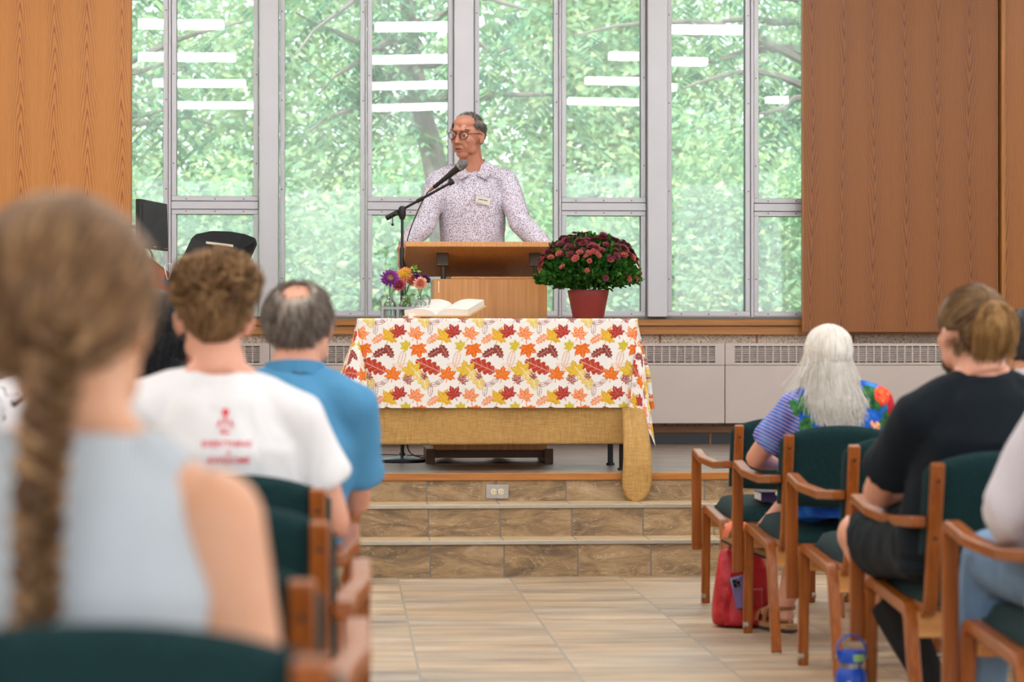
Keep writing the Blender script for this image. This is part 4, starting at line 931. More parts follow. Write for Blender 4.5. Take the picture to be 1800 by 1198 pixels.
# ================================================================ armchairs
M_ply = wood('bent_beech', (126, 62, 12), (178, 102, 36), 2, 1.4, .32, .03)
M_plyL = wood('bent_beech_pale', (186, 124, 66), (222, 166, 106), 0, 1.2, .35, .03)
k = NT('green_upholstery'); c = k.coord(); v = k.noise(c, 420, 2); v2 = k.noise(c, 60, 3)
k.base(k.ramp(k.math('ADD', k.math('MULTIPLY', v, .7), k.math('MULTIPLY', v2, .3)), [(.3, (10, 36, 40)), (.6, (22, 54, 57)), (.8, (40, 78, 80))])); k.rough(.9); k.bump(v, .4, .002); k.b.inputs['Sheen Weight'].default_value = .06; k.b.inputs['Specular IOR Level'].default_value = .2
M_green = k.m
ch = empty('armchair', (0, 0, 0))
def chair_parts(ch):
    # upholstered seat
    def cush(u, v, top):
        a = u*2-1; b = v*2-1; ex = .178*a; ey = .05+.255*b
        edge = (1-abs(a)**6)*(1-abs(b)**6); return (ex*(1+.02*(1-b*b)), ey, .385+.010*b + (top*(.052*edge**.35)))
    n = 16; q = MB(); top = [cush(i/n, j/n, 1) for j in range(n+1) for i in range(n+1)]; bt_ = [cush(i/n, j/n, 0) for j in range(n+1) for i in range(n+1)]; bt_ = [(p[0], p[1], p[2]-.012) for p in bt_]
    W_ = n+1; N_ = len(top); fs = []
    for j in range(n):
        for i in range(n): a = j*W_+i; fs += [(a, a+1, a+1+W_, a+W_), (N_+a, N_+a+W_, N_+a+1+W_, N_+a+1)]
    for i in range(n):
        a = i; fs.append((a, N_+a, N_+a+1, a+1)); a = n*W_+i; fs.append((a, a+1, N_+a+1, N_+a)); a = i*W_; fs.append((a, a+W_, N_+a+W_, N_+a)); a = i*W_+n; fs.append((a, N_+a, N_+a+W_, a+W_))
    q.add(top+bt_, fs); q.build('seat', M_green, ch, angle=70)
    # backrest: arched, gently curved pad
    def back(u, v, s):
        a = u*2-1; top_z = .722+.043*(1-abs(a)**2.3) - .03*max(0, abs(a)-.9)*10*.35; z0 = .50-.012*(1-a*a); z = z0+(top_z-z0)*v
        y = -.238-.052*(z-.5)/.25 - .022*(1-a*a) ; ed = min(1, (1-abs(a))*9)**.5*min(1, min(v, 1-v)*9+.02)**.5; th = .018*ed+.004
        return (.207*a, y+th*s, z)
    nu_, nv_ = 24, 12; fr_ = [back(i/nu_, j/nv_, 1) for j in range(nv_+1) for i in range(nu_+1)]; bk_ = [back(i/nu_, j/nv_, -1) for j in range(nv_+1) for i in range(nu_+1)]
    W_ = nu_+1; N_ = len(fr_); fs = []
    for j in range(nv_):
        for i in range(nu_): a = j*W_+i; fs += [(a, a+1, a+1+W_, a+W_), (N_+a, N_+a+W_, N_+a+1+W_, N_+a+1)]
    for i in range(nu_): a = i; fs.append((a, N_+a, N_+a+1, a+1)); a = nv_*W_+i; fs.append((a, a+1, N_+a+1, N_+a))
    for j in range(nv_): a = j*W_; fs.append((a, a+W_, N_+a+W_, N_+a)); a = j*W_+nu_; fs.append((a, N_+a, N_+a+W_, a+W_))
    MB().add(fr_+bk_, fs).build('backrest', M_green, ch, angle=80)
    for s in (-1, 1):
        # back post bent forward along the seat
        pp_ = fillet([(0, .28, .372), (0, -.235, .345), (0, -.318, .735)], .07, 7)
        po_ = MB().sweep([(s*.18, p.y-.004, p.z) for p in pp_], (1, 0, 0), .033, .026).build('back_post', M_ply, ch, bevel=.004)
        q = MB()
        for zz, yy in ((.69, -.3255), (.545, -.2955)): MB().cyl((s*.18, yy-.004, zz), (s*.18, yy+.006, zz), .0045, n=10).build('screw', M_dark, po_)
        # leg frame: one bent hoop
        lp = fillet([(0, .315, 0), (0, .285, .387), (0, -.165, .352), (0, -.275, 0)], .05, 6)
        lf = MB().sweep([(s*.2145, p.y, p.z) for p in lp], (1, 0, 0), .033, .03).build('leg_frame', M_ply, ch, bevel=.004)
        MB().cyl((s*.2145, .315, 0), (s*.2145, .315, .004), .013, n=14).cyl((s*.2145, -.275, 0), (s*.2145, -.275, .004), .013, n=14).build('foot_glide', M_silver, lf)
        MB().cyl((s*.215, .303, .03), (s*.2325, .303, .03), .012, n=16).build('glide_button', M_silver, lf)
        ar = fillet([(s*.219, -.285, .585), (s*.221, -.06, .578), (s*.252, .10, .583), (s*.252, .325, .612), (s*.252, .325, .215)], [.03, .03, .022], 6) if False else fillet([(s*.219, -.29, .586), (s*.222, -.03, .572), (s*.250, .13, .586), (s*.250, .318, .612), (s*.250, .318, .215)], .028, 6)
        am = MB().sweep(ar, (1, 0, 0), .038, .028).build('armrest', M_ply, ch, bevel=.005)
    MB().box((0, -.19, .317), (.40, .018, .066)).build('rear_rail', M_plyL, ch, bevel=.002)
    MB().box((0, .26, .335), (.40, .018, .05)).build('front_rail', M_plyL, ch, bevel=.002)
    MB().box((0, .03, .362), (.37, .44, .012)).build('seat_board', M_plyL, ch)
chair_parts(ch)
GR = 'green armchairs of the audience'
chairs = [  # centre x, y of the back post top, label
    (1.655, 9.04, 'empty green armchair of the right block, nearest the stage, with a book on its seat'),
    (1.655, 8.01, 'green armchair holding the white-haired woman in the blue blouse'),
    (1.685, 7.11, 'empty green armchair between the white-haired woman and the listener in black'),
    (1.655, 5.97, 'green armchair of the listener in the black T-shirt, right block'),
    (1.655, 4.93, 'green armchair at the bottom right corner holding the listener in jeans'),
    (2.225, 9.04, 'green armchair second in from the aisle in the row nearest the stage, right block'),
    (2.225, 8.01, 'green armchair just right of the white-haired woman\'s seat'),
    (2.235, 7.11, 'green armchair holding the dark-haired listener at the right edge'),
    (-.235, 6.93, 'empty green armchair of the left block, nearest the stage'),
    (-.235, 5.90, 'green armchair holding the balding man in the blue polo shirt'),
    (-.240, 4.95, 'green armchair holding the curly-haired listener in the printed white T-shirt'),
    (-.225, 4.00, 'green armchair directly behind the curly-haired listener\'s chair'),
    (-.235, 2.98, 'green armchair directly in front of the woman with the braid'),
    (-.215, 2.06, 'green armchair of the woman with the braid, its dark back at the bottom left'),
    (-.800, 6.93, 'green armchair holding the black-haired listener, left block'),
    (-.800, 5.90, 'green armchair holding the listener in the patterned white shirt')]
for i, (x, y, lab) in enumerate(chairs):
    o = ch if i == 0 else copy_tree(ch)
    o.location = (x, y+.318, 0); o.scale = (1.03,)*3 if y < 2.5 else (1, 1, 1); tag(o, lab, 'chair', GR)

# ================================================================ red backpack, phone, bottle, book
k = NT('red_leather'); v = k.noise(k.coord(), 14, 4); k.base(k.ramp(v, [(.3, (150, 12, 26)), (.7, (196, 26, 42))])); k.rough(.38); k.bump(k.noise(k.coord(), 22, 4), .5, .02); M_red = k.m
bpk = empty('backpack', (0, 0, 0)); bp0 = PD(1308, 1118, 8.92); bpk.location = (bp0.x, bp0.y, 0); BD = 8.92
def bl_(x, y, dy=0): p = PD(x, y, BD); return Vector((p.x-bp0.x, dy, p.z))
outl = [(0, .118, .055), (.02, .122, .06), (.08, .114, .058), (.15, .104, .052), (.21, .094, .042), (.255, .084, .030), (.278, .076, .020), (.288, .064, .012)]
q = MB(); n = 28; vs = []; fs = []
for (z, rx, ry) in outl:
    for i in range(n):
        a = 2*PI*i/n; ca, sa = math.cos(a), math.sin(a); e_ = .55
        x = rx*abs(ca)**e_*(1 if ca > 0 else -1); y = ry*abs(sa)**e_*(1 if sa > 0 else -1)
        x += .004*math.sin(z*60+i); y += .004*math.sin(z*45+i*1.3); vs.append((x+.0-.03*z/.28*.4, y, z))
for j in range(len(outl)-1):
    for i in range(n): k_ = (i+1) % n; fs.append((j*n+i, j*n+k_, (j+1)*n+k_, (j+1)*n+i))
fs.append(tuple(range(n-1, -1, -1))); fs.append(tuple((len(outl)-1)*n+i for i in range(n))); q.add(vs, fs)
o = q.build('bag_body', M_red, bpk, angle=80); s_ = o.modifiers.new('s', 'SUBSURF'); s_.levels = 1; s_.render_levels = 1
def pocket(u, v):
    return (-.075+.135*u, -.068-.012*math.sin(PI*u)**.6*(1 if v < .9 else .7)+.018*v, .01+.135*v)
MB().grid(pocket, 14, 8).build('front_pocket', M_red, bpk, solid=.004, angle=180)
q = MB(); q.sweep([(-.075, -.071, .012), (-.08, -.068, .06), (-.068, -.062, .12), (-.055, -.055, .16), (-.05, -.045, .2)], (1, .1, 0), .022, .005); q.build('strap', M_red, bpk, bevel=.001)
q = MB(); q.sweep(fillet([(.03, .02, .25), (.085, .03, .16), (.12, .02, .08), (.165, .0, .045), (.185, -.01, .015), (.15, -.02, .006), (.09, -.02, .008)], .03, 5), (.2, 1, 0), .022, .004); q.build('strap', M_red, bpk, bevel=.001)
for (x0, x1, yy) in ((-.055, -.02, -.012), (-.028, .010, .012)):
    MB().tube(fillet([(x0, yy, .275), (x0+.002, yy, .335), (x1, yy-.005, .338), (x1+.012, yy-.01, .265)], .02, 5), .0055, 8, flat=.5).build('top_handle', M_red, bpk)
q = MB(); q.box((.0, -.045, .165), (.03, .01, .02)); q.build('stitched_tab', M_red, bpk, bevel=.003)
tag(bpk, 'red leather backpack standing on the floor below the chair of the white-haired woman', 'backpack')
ph = empty('phone', (bp0.x-.022, bp0.y-.075, .135)); ph.rotation_euler = (math.radians(-12), math.radians(-12), 0)
M_case = plain('lilac_case', (104, 92, 146), .45, 0, .03)
MB().box((0, 0, 0), (.064, .009, .118)).build('case', M_case, ph, bevel=.004, seg=3)
isl = MB().box((-.012, -.006, .034), (.034, .004, .036)).build('camera_island', plain('lilac_rim', (140, 136, 180), .3), ph, bevel=.004, seg=3)
MB().box((-.012, -.0082, .034), (.029, .002, .031)).build('camera_plate', plain('phone_grey', (58, 58, 66), .25), isl, bevel=.001)
for (x, z) in ((-.019, .041), (-.019, .027), (-.005, .034)): MB().cyl((x, -.0105, z), (x, -.008, z), .0055, n=16).build('lens', plain('lens_black', (12, 12, 15), .08), isl)
MB().cyl((-.004, -.0098, .045), (-.004, -.009, .045), .002, n=10).build('flash', plain('flash_white', (226, 222, 214), .3), isl)
tag(ph, 'phone in a lilac case sticking out of the red backpack\'s pocket', 'phone')
M_blue = plain('blue_powder_coat', (16, 74, 190), .35, 0, .05, 10); M_navy = plain('blue_strap', (28, 78, 168), .45)
wb = empty('water_bottle', (0, 0, 0)); wp = PD(1496, 1198, 6.62); wb.location = (wp.x, wp.y, 0); ph_ = lambda y: ZY(y, 0) if 0 else CAM_H+(HZ-y)/F*6.62
zt_, zl_, zs_ = ph_(1141), ph_(1163), ph_(1172)
MB().lathe([(.041, 0), (.044, .004), (.044, zs_-.03), (.041, zs_-.014), (.034, zs_-.002), (.033, zs_)], n=40).build('bottle_body', M_blue, wb)
MB().lathe([(.0325, zs_-.001), (.0335, zs_+.003), (.0325, zs_+.006), (.0335, zs_+.010), (.0325, zs_+.014)], n=40).build('steel_collar', plain('brushed_steel', (150, 144, 138), .3, .9), wb)
ld_ = MB().lathe([(.0345, zs_+.013), (.0355, zs_+.016), (.0355, zt_-.006), (.033, zt_-.001), (.005, zt_)], n=40).build('lid', M_blue, wb)
q = MB()
for i in range(9):
    a0 = math.radians(-92+i*11); a1 = math.radians(-92+(i+1)*11); r = .0362
    q.add([(r*math.cos(a0), r*math.sin(a0), zs_+.019), (r*math.cos(a1), r*math.sin(a1), zs_+.019), (r*math.cos(a1), r*math.sin(a1), zt_-.009), (r*math.cos(a0), r*math.sin(a0), zt_-.009)], [(0, 1, 2, 3)])
q.build('green_name_strip', plain('pale_green_tape', (150, 196, 120), .5), ld_)
hp = [(-.038, 0, zt_-.02), (-.04, 0, zt_), (-.034, .0, zt_+.022), (-.018, 0, zt_+.037), (0, 0, zt_+.041), (.018, 0, zt_+.037), (.034, 0, zt_+.022), (.04, 0, zt_), (.038, 0, zt_-.02)]
MB().sweep(smooth_pts(hp, 2), (0, 1, 0), .016, .0045).build('carry_loop', M_navy, wb, bevel=.001)
for s in (-1, 1): MB().cyl((s*.034, 0, zt_-.018), (s*.043, 0, zt_-.018), .0075, n=14).build('loop_pin', plain('pin_steel', (150, 150, 152), .3, .8), wb)
# printed white outline drawing on the body
q = MB(); pts = [(-78, .0), (-82, .02), (-75, .04), (-92, .055), (-100, .046), (-104, .03), (-98, .02), (-112, .012), (-120, .03)]
zb_ = zs_-.085; q.tube(smooth_pts([(.0442*math.cos(math.radians(a-20)), .0442*math.sin(math.radians(a-20)), zb_+z) for a, z in pts], 2), .0013, 5); q.build('white_line_print', plain('white_print', (230, 232, 236), .5), wb)
tag(wb, 'blue insulated water bottle with a carry loop and green strip on its lid', 'bottle')
pb = empty('purple_book', PD(1345, 884, 9.33)); pb.location.z = .4375
MB().box((0, 0, .018), (.056, .16, .03)).build('page_block', M_page, pb); q = MB().box((0, 0, .0025), (.06, .166, .005)).box((0, 0, .0355), (.06, .166, .005)).box((.0, -.0815, .019), (.06, .004, .038)); q.build('cover', plain('purple_cloth', (40, 28, 84), .5), pb, bevel=.001)
tag(pb, 'small purple book lying on the seat of the front right armchair', 'book')
# ================================================================ people
def skin_mat(name, rgb, warm):
    k = NT(name); v = k.noise(k.coord(), 9, 4); k.base(k.ramp(v, [(.3, rgb), (.7, warm)])); k.rough(.48)
    k.b.inputs['Subsurface Weight'].default_value = .12; k.b.inputs['Subsurface Radius'].default_value = (.9, .35, .2); k.b.inputs['Subsurface Scale'].default_value = .012
    k.bump(k.noise(k.coord(), 260, 3), .12, .001); return k.m
def cloth_mat(name, rgb, var=.06, rough=.85, fold=.5, fs=9, weave=600):
    k = NT(name); c = k.coord(); v = k.noise(c, 12, 3); a = tuple(x*(1-var) for x in lin(rgb)[:3])+(1,); b = tuple(min(1, x*(1+var)) for x in lin(rgb)[:3])+(1,)
    k.base(k.ramp(v, [(.3, a), (.7, b)])); k.rough(rough); k.b.inputs['Specular IOR Level'].default_value = .2; k.b.inputs['Sheen Weight'].default_value = .03
    k.bump(k.math('ADD', k.noise(k.mapping(c, (1, 1, .6), rot=(.3, .5, 0)), fs, 3, .5, .8), k.math('MULTIPLY', k.noise(c, weave, 1), .02)), fold, .03); return k
def melt(mb, name, mat, parent, voxel=.007, smooth=4, wrinkle=0, wscale=7, seed=0, post=None):
    """join overlapping forms into one continuous skin"""
    me = bpy.data.meshes.new('tmp'); me.from_pydata(mb.v, [], mb.f); me.update()
    import bmesh
    bm = bmesh.new(); bm.from_mesh(me); bmesh.ops.recalc_face_normals(bm, faces=bm.faces); bm.to_mesh(me); bm.free()
    o = bpy.data.objects.new('tmp', me); COL.objects.link(o)
    r = o.modifiers.new('r', 'REMESH'); r.mode = 'VOXEL'; r.voxel_size = voxel; r.use_smooth_shade = True
    s = o.modifiers.new('s', 'SMOOTH'); s.factor = .5; s.iterations = smooth
    dg = bpy.context.evaluated_depsgraph_get(); ev = o.evaluated_get(dg); nm = bpy.data.meshes.new_from_object(ev); bpy.data.objects.remove(o)
    n = len(nm.vertices); co = np.empty(n*3, np.float32); nm.vertices.foreach_get('co', co); co = co.reshape(-1, 3)
    if wrinkle:
        no = np.empty(n*3, np.float32); nm.vertices.foreach_get('normal', no); no = no.reshape(-1, 3); off = Vector((seed*3.1, seed*1.7, 0))
        d = np.array([mnoise.noise(Vector((p[0]*wscale, p[1]*wscale, p[2]*wscale*.8+p[0]*wscale*.5))+off)+.5*mnoise.noise(Vector((p[0]*wscale*2.3, p[1]*wscale*2.3, p[2]*wscale*1.6-p[0]*wscale))+off) for p in co])
        d = 1-np.abs(d)*2.2; co = co+no*(d*wrinkle)[:, None]
    if post is not None: co = post(co)
    nm.vertices.foreach_set('co', np.asarray(co, np.float32).ravel()); nm.name = name
    nm.materials.clear(); nm.materials.append(mat); nm.polygons.foreach_set('use_smooth', [True]*len(nm.polygons)); nm.update()
    q = bpy.data.objects.new(name, nm); COL.objects.link(q)
    if parent is not None: q.parent = parent
    return q
V3 = Vector
def limb(mb, pts, rs, n=16, side=None):
    """tapering limb with rounded ends through the joints"""
    mb.tube(pts, rs, n, True, side)
    for p, r in ((pts[0], rs[0]), (pts[-1], rs[-1])):
        rr = r if isinstance(r, tuple) else (r, r)
        mb.ell(p, (min(rr), min(rr), min(rr)), n=12, m=8)
def limb3(mb, a, b, c, r, bulge=1.06):
    """upper and lower segment: radii r = (root, above joint, joint, belly, end)"""
    a, b, c = V3(a), V3(b), V3(c)
    pts = [a, a.lerp(b, .5), a.lerp(b, .93), b.lerp(c, .06), b.lerp(c, .3), b.lerp(c, .7), c]
    mb.tube(pts, [r[0], r[0]*.5+r[1]*.5, r[1], r[2], r[3], r[3]*.4+r[4]*.6, r[4]], 16)
    mb.ell(a, (r[0],)*3, n=14, m=10); mb.ell(b, (r[2]*1.02,)*3, n=14, m=10); mb.ell(c, (r[4],)*3, n=12, m=8)
def hand(mb, w, d, palm_n, curl=.5, s=.92, thumb=1):
    """w wrist, d pointing direction, palm_n the direction the palm faces, five fingers"""
    w = V3(w); d = V3(d).normalized(); pn = V3(palm_n); pn = (pn-d*pn.dot(d)).normalized(); sd = d.cross(pn)*thumb
    mb.tube([w, w+d*.03*s, w+d*.06*s, w+d*.088*s], [(.017*s, .024*s), (.015*s, .034*s), (.014*s, .039*s), (.011*s, .037*s)], 14, True, pn)
    for i, (off, L) in enumerate(((.029, .070), (.010, .079), (-.010, .073), (-.029, .056))):
        p = w+d*.083*s+sd*off*s; v = d.copy(); pts = [p]; rs = [.0092*s]
        for j, f in enumerate((.42, .32, .26)):
            v = (v*math.cos(curl*(.7+.3*j)) + pn*math.sin(curl*(.7+.3*j))).normalized() if True else v
            p = p+v*L*f*s; pts.append(p); rs.append((.0086, .0078, .0066)[j]*s)
        limb(mb, pts, rs, 10)
    p = w+d*.022*s+sd*.024*s; v = (d*.62+sd*.75+pn*.3).normalized(); pts = [p, p+v*.03*s]; v = (d*.85+sd*.35+pn*.45).normalized(); pts += [pts[-1]+v*.03*s, pts[-1]+v*.03*s+(v+pn*.3).normalized()*.024*s]
    limb(mb, pts, [.0135*s, .0115*s, .0098*s, .0075*s], 10)
def head_forms(mb, c, R, k=1.0, face=False, neck=None, jaw=1.0, nr=.052):
    """skull, jaw, nose, ears; R rotates head (face looks to local +Y)"""
    f = lambda x, y, z: c + R @ V3((x*k, y*k, z*k)); q = R.to_matrix() if hasattr(R, 'to_matrix') else R
    mb.ell(f(0, -.010, .022), (.070*k, .088*k, .078*k), q, 24, 16)
    mb.ell(f(0, .030, -.028), (.056*k, .058*k, .066*k), q, 20, 14)
    mb.ell(f(0, .048, -.078*jaw), (.030*k, .028*k, .024*k), q, 16, 10)
    for s in (-1, 1):
        mb.ell(f(s*.038, .018, -.058*jaw), (.020*k, .034*k, .026*k), q, 14, 10)
        mb.ell(f(s*.034, .056, -.020), (.022*k, .022*k, .020*k), q, 14, 10)
        # ear: rim, lobe
        e = [f(s*.068, -.002, .006), f(s*.076, -.010, .016), f(s*.079, -.019, .006), f(s*.077, -.017, -.014), f(s*.070, -.006, -.032), f(s*.066, .000, -.026)]
        mb.tube(e, [.004*k, .006*k, .0065*k, .006*k, .007*k, .004*k], 8); mb.ell(f(s*.070, -.008, -.008), (.005*k, .012*k, .022*k), q, 12, 8)
    mb.tube([f(0, .080, .018), f(0, .094, -.006), f(0, .105, -.028), f(0, .088, -.034)], [.007*k, .009*k, .012*k, .008*k], 10)
    for s in (-1, 1): mb.ell(f(s*.012, .090, -.030), (.008*k, .010*k, .007*k), q, 10, 8)
    mb.tube([f(-.046, .066, .028), f(-.02, .083, .030), f(.02, .083, .030), f(.046, .066, .028)], [.006*k, .009*k, .009*k, .006*k], 8)
    if neck is not None: mb.tube([f(0, -.020, -.035), c.lerp(V3(neck), .55), V3(neck)], [nr*.95*k, nr*k, nr*1.12*k], 18)
def rot(yaw=0, pitch=0, roll=0):
    return Matrix.Rotation(math.radians(yaw), 3, 'Z') @ Matrix.Rotation(math.radians(pitch), 3, 'X') @ Matrix.Rotation(math.radians(roll), 3, 'Y')
# ---- hair: strands as thin three sided tubes gathered in one mesh
def strands(name, paths, r0, mat, parent, taper=.35, nside=3):
    """paths: array (n, m, 3)"""
    P = np.asarray(paths, dtype=np.float64); n, m, _ = P.shape
    T = np.gradient(P, axis=1); T /= np.linalg.norm(T, axis=2, keepdims=True)+1e-9
    A = np.cross(T, np.array([.3, .2, .93])); A /= np.linalg.norm(A, axis=2, keepdims=True)+1e-9; B = np.cross(T, A)
    r = (r0*(1-(1-taper)*np.linspace(0, 1, m)**2))[None, :, None]
    rings = np.stack([P + A*r*math.cos(g)+B*r*math.sin(g) for g in [2*PI*i/nside for i in range(nside)]], 2)
    Vv = rings.reshape(-1, 3); idx = np.arange(n*m*nside).reshape(n, m, nside); F_ = []
    for i in range(nside):
        j = (i+1) % nside; F_.append(np.stack([idx[:, :-1, i], idx[:, :-1, j], idx[:, 1:, j], idx[:, 1:, i]], -1).reshape(-1, 4))
    return np_mesh(name, Vv, np.concatenate(F_), mat, parent, smooth=True)
def hair_mat(name, cols, rough=.42, coat=0):
    k = NT(name); r = k.n('ShaderNodeNewGeometry').outputs['Random Per Island']; v = k.noise(k.mapping(k.coord(), (1,1,1)), 22, 3)
    k.base(k.ramp(k.math('ADD', k.math('MULTIPLY', r, .55), k.math('MULTIPLY', v, .45)), [(.2, cols[0]), (.5, cols[1]), (.8, cols[2])])); k.rough(rough); k.b.inputs['Specular IOR Level'].default_value = .35; return k.m
def sph_dirs(n, rng, cond):
    out = []
    while len(out) < n:
        d = rng.normal(size=(n*2, 3)); d /= np.linalg.norm(d, axis=1)[:, None]; out += [x for x in d if cond(x)]
    return np.array(out[:n])
def slerp_path(D0, D1, m):
    """arcs on the unit sphere from D0 to D1, arrays (n,3)"""
    dot = np.clip((D0*D1).sum(1), -.995, 1); om = np.arccos(dot)[:, None, None]; t = np.linspace(0, 1, m)[None, :, None]; so = np.sin(om)+1e-6
    return (np.sin((1-t)*om)/so)*D0[:, None, :] + (np.sin(t*om)/so)*D1[:, None, :]
def to_head(P, c, R, rad, lift=0):
    """unit sphere paths -> world on the skull ellipsoid"""
    Rm = np.array(R); n = P*np.array(rad)*(1+lift if np.isscalar(lift) else (1+lift)); return n @ Rm.T + np.array(c)
def person(label, loc, rz=0): 
    return dict(label=label, loc=loc, rz=rz)
def torso(mb, hip, chest, neck, w=(.150, .165, .175, .165, .06), d=(.11, .10, .105, .085, .05), sh=None):
    hip, chest, neck = V3(hip), V3(chest), V3(neck); mid = hip.lerp(chest, .5)
    mb.tube([hip-V3((0, 0, .05)), hip, mid, chest, chest.lerp(neck, .62), neck], [(d[0], w[0]), (d[0], w[0]*1.02), (d[1], w[1]), (d[2], w[2]), (d[3], w[3]*.84), (d[4], w[4])], 22, True, (0, 1, 0))
def shoe(mb, ankle, d, s=1, up=0):
    a = V3(ankle); d = V3(d).normalized(); z = V3((0, 0, 1)) if not up else V3(up).normalized(); b = a-z*.045*s
    mb.tube([b-d*.045*s, b-d*.03*s, b+d*.03*s, b+d*.10*s, b+d*.165*s, b+d*.185*s], [(.018*s, .02*s), (.032*s, .030*s), (.034*s, .034*s), (.024*s, .041*s), (.016*s, .034*s), (.008*s, .02*s)], 14, True, z)
    mb.tube([a+z*.02, a, b+d*.01], [.03*s, .032*s, .03*s], 12)
SK_A = skin_mat('skin_warm', (206, 150, 116), (220, 166, 134)); SK_B = skin_mat('skin_rosy', (214, 150, 124), (228, 172, 148))
SK_C = skin_mat('skin_tan', (190, 128, 92), (204, 146, 110)); SK_S = skin_mat('skin_speaker', (178, 118, 96), (198, 138, 114))
SKR = V3((.070, .088, .078))
def cap(name, c, R, k, cond, mat, parent, lift=.05, nu=56, nv=36):
    """shell of hair close to the skull where cond(direction) holds"""
    ds = []; 
    for j in range(nv+1):
        t = PI*j/nv
        for i in range(nu): a = 2*PI*i/nu; ds.append((math.sin(t)*math.cos(a), math.sin(t)*math.sin(a), math.cos(t)))
    ds = np.array(ds); P = to_head(ds[None], c, R, [x*k for x in (.0715, .0895, .080)], lift)[0]; F_ = []
    for j in range(nv):
        for i in range(nu):
            q = [j*nu+i, j*nu+(i+1) % nu, (j+1)*nu+(i+1) % nu, (j+1)*nu+i]
            if cond(ds[q].mean(0)): F_.append(q)
    o = np_mesh(name, P, F_, mat, parent, smooth=True); m = o.modifiers.new('t', 'SOLIDIFY'); m.thickness = .004; m.offset = -1; return o
def hc(c, R, k): return c + R @ V3((0, -.010*k, .022*k))     # centre of the skull
def rad(k): return [x*k for x in (.0715, .0895, .080)]
def sit(cfg):
    g = cfg.get; k = g('k', 1.03); loc = V3(cfg['loc']); skin = cfg['skin']
    hip = V3(g('hip', (0, -.13, .535))); chest = V3(g('chest', (0, -.165, .80))); nb = V3(g('neck', (0, -.150, .935))); hd = V3(g('head', (0, -.11, 1.06)))
    R = rot(*g('hrot', (0, 0, 0))); sw = g('sw', .155); zs = g('zs', .862); b = g('build', 1.0); tilt = g('tilt', 0)
    S = {s: V3((nb.x+s*sw, nb.y-.01, zs+s*tilt)) for s in (-1, 1)}
    E = {-1: V3(g('eL', (-.215, -.06, .635))), 1: V3(g('eR', (.215, -.06, .635)))}
    W = {-1: V3(g('wL', (-.10, .12, .60))), 1: V3(g('wR', (.10, .12, .60)))}
    K = {-1: V3(g('kL', (-.10, .34, .495))), 1: V3(g('kR', (.10, .34, .495)))}
    A = {-1: V3(g('aL', (-.10, .38, .085))), 1: V3(g('aR', (.10, .38, .085)))}
    vx = g('voxel', .008)
    mb = MB(); head_forms(mb, hd, R, k, neck=nb, nr=.050*b)
    torso(mb, hip, chest, nb, (.145*b, .140*b, .150*b, .14*b, .055*b), (.10*b, .092*b, .098*b, .075*b, .048*b))
    for s in (-1, 1):
        mb.tube([nb+V3((s*.01, 0, .02)), nb.lerp(S[s], .5)+V3((0, 0, .010)), S[s]], [.036*b, .040*b, .046*b], 14)
        ab = b*g('arm', 1); limb3(mb, S[s], E[s], W[s], (.047*ab, .037*ab, .035*ab, .036*ab, .023*b))
        hand(mb, W[s], g('hd%d' % s, (-s*.5, .8, -.15)), g('hp%d' % s, (0, -.1, -1)), .45, .9, -s if g('flip', 0) else s)
        limb3(mb, (s*.08, hip.y+.04, hip.z-.02), K[s], A[s], (.080*b, .060*b, .056*b, .052*b, .034*b))
        fd = V3(g('fd%d' % s, (s*.15, 1, 0)))
        if g('sandal'): shoe(mb, A[s], fd, .82, g('fu%d' % s, 0))
    body = melt(mb, 'person', skin, None, vx, 3)
    body.location = loc; body.rotation_euler = (0, 0, math.radians(g('rz', 0))); tag(body, cfg['label'], 'person')
    # upper garment
    m = g('margin', .011); st = cfg['top']; mb = MB()
    n2 = nb+V3((0, 0, g('collar_z', .004)))
    torso(mb, hip, chest, n2, tuple(x*b+m*1.2 for x in (.150, .146, .153, .142, .054)), tuple(x*b+m for x in (.104, .095, .100, .076, .047)))
    for s in (-1, 1):
        if st['sleeve'] > 0:
            mb.tube([n2+V3((s*.02, 0, -.012)), nb.lerp(S[s], .55)+V3((0, 0, .006)), S[s]], [.036*b+m*.6, .041*b+m, .048*b+m], 16); mb.ell(S[s], (.047*b+m*1.1,)*3, n=16, m=12)
            t = st['sleeve']
            if t <= 1:
                e = S[s].lerp(E[s], t); mb.tube([S[s], S[s].lerp(e, .6), e], [.048*b+m, .046*b+m*1.3, .043*b+m*(1.5+st.get('loose', .4))], 18)
            else:
                mb.ell(E[s], (.040*b+m,)*3, n=14, m=10); e = E[s].lerp(W[s], t-1)
                mb.tube([S[s], S[s].lerp(E[s], .5), E[s]], [.048*b+m, .045*b+m*1.3, .038*b+m*1.4], 18); mb.tube([E[s], E[s].lerp(e, .5), e], [.038*b+m*1.3, .035*b+m*1.2, .028*b+m], 18)
        else:
            mb.tube([n2+V3((s*.020, 0, -.02)), nb.lerp(S[s], .45)+V3((0, 0, .006)), nb.lerp(S[s], .66)+V3((0, 0, .002))], [.036*b+m*.6, .041*b+m, .045*b+m*.8], 16)
    sh = melt(mb, st.get('name', 'shirt'), st['mat'], body, min(vx, .008), 4, st.get('wr', .003), st.get('ws', 8), g('seed', 1), st.get('post'))
    if st.get('collar'):
        q = MB(); cm = st['collar']; r0 = .052*b+.012
        for i in range(1): 
            pts = []
            for a in range(0, 361, 20):
                t = math.radians(a); pts.append(nb+V3((math.sin(t)*(r0+.004), -math.cos(t)*(r0-.006)+.004, .012+.012*math.cos(t))))
            q.sweep(pts, (0, 0, 1), .034, .006)
        q.build('collar', cm, sh, bevel=.002, angle=70)
    # trousers, shorts or skirt
    bt = cfg['bottom']; mb = MB(); t = bt.get('len', 2)
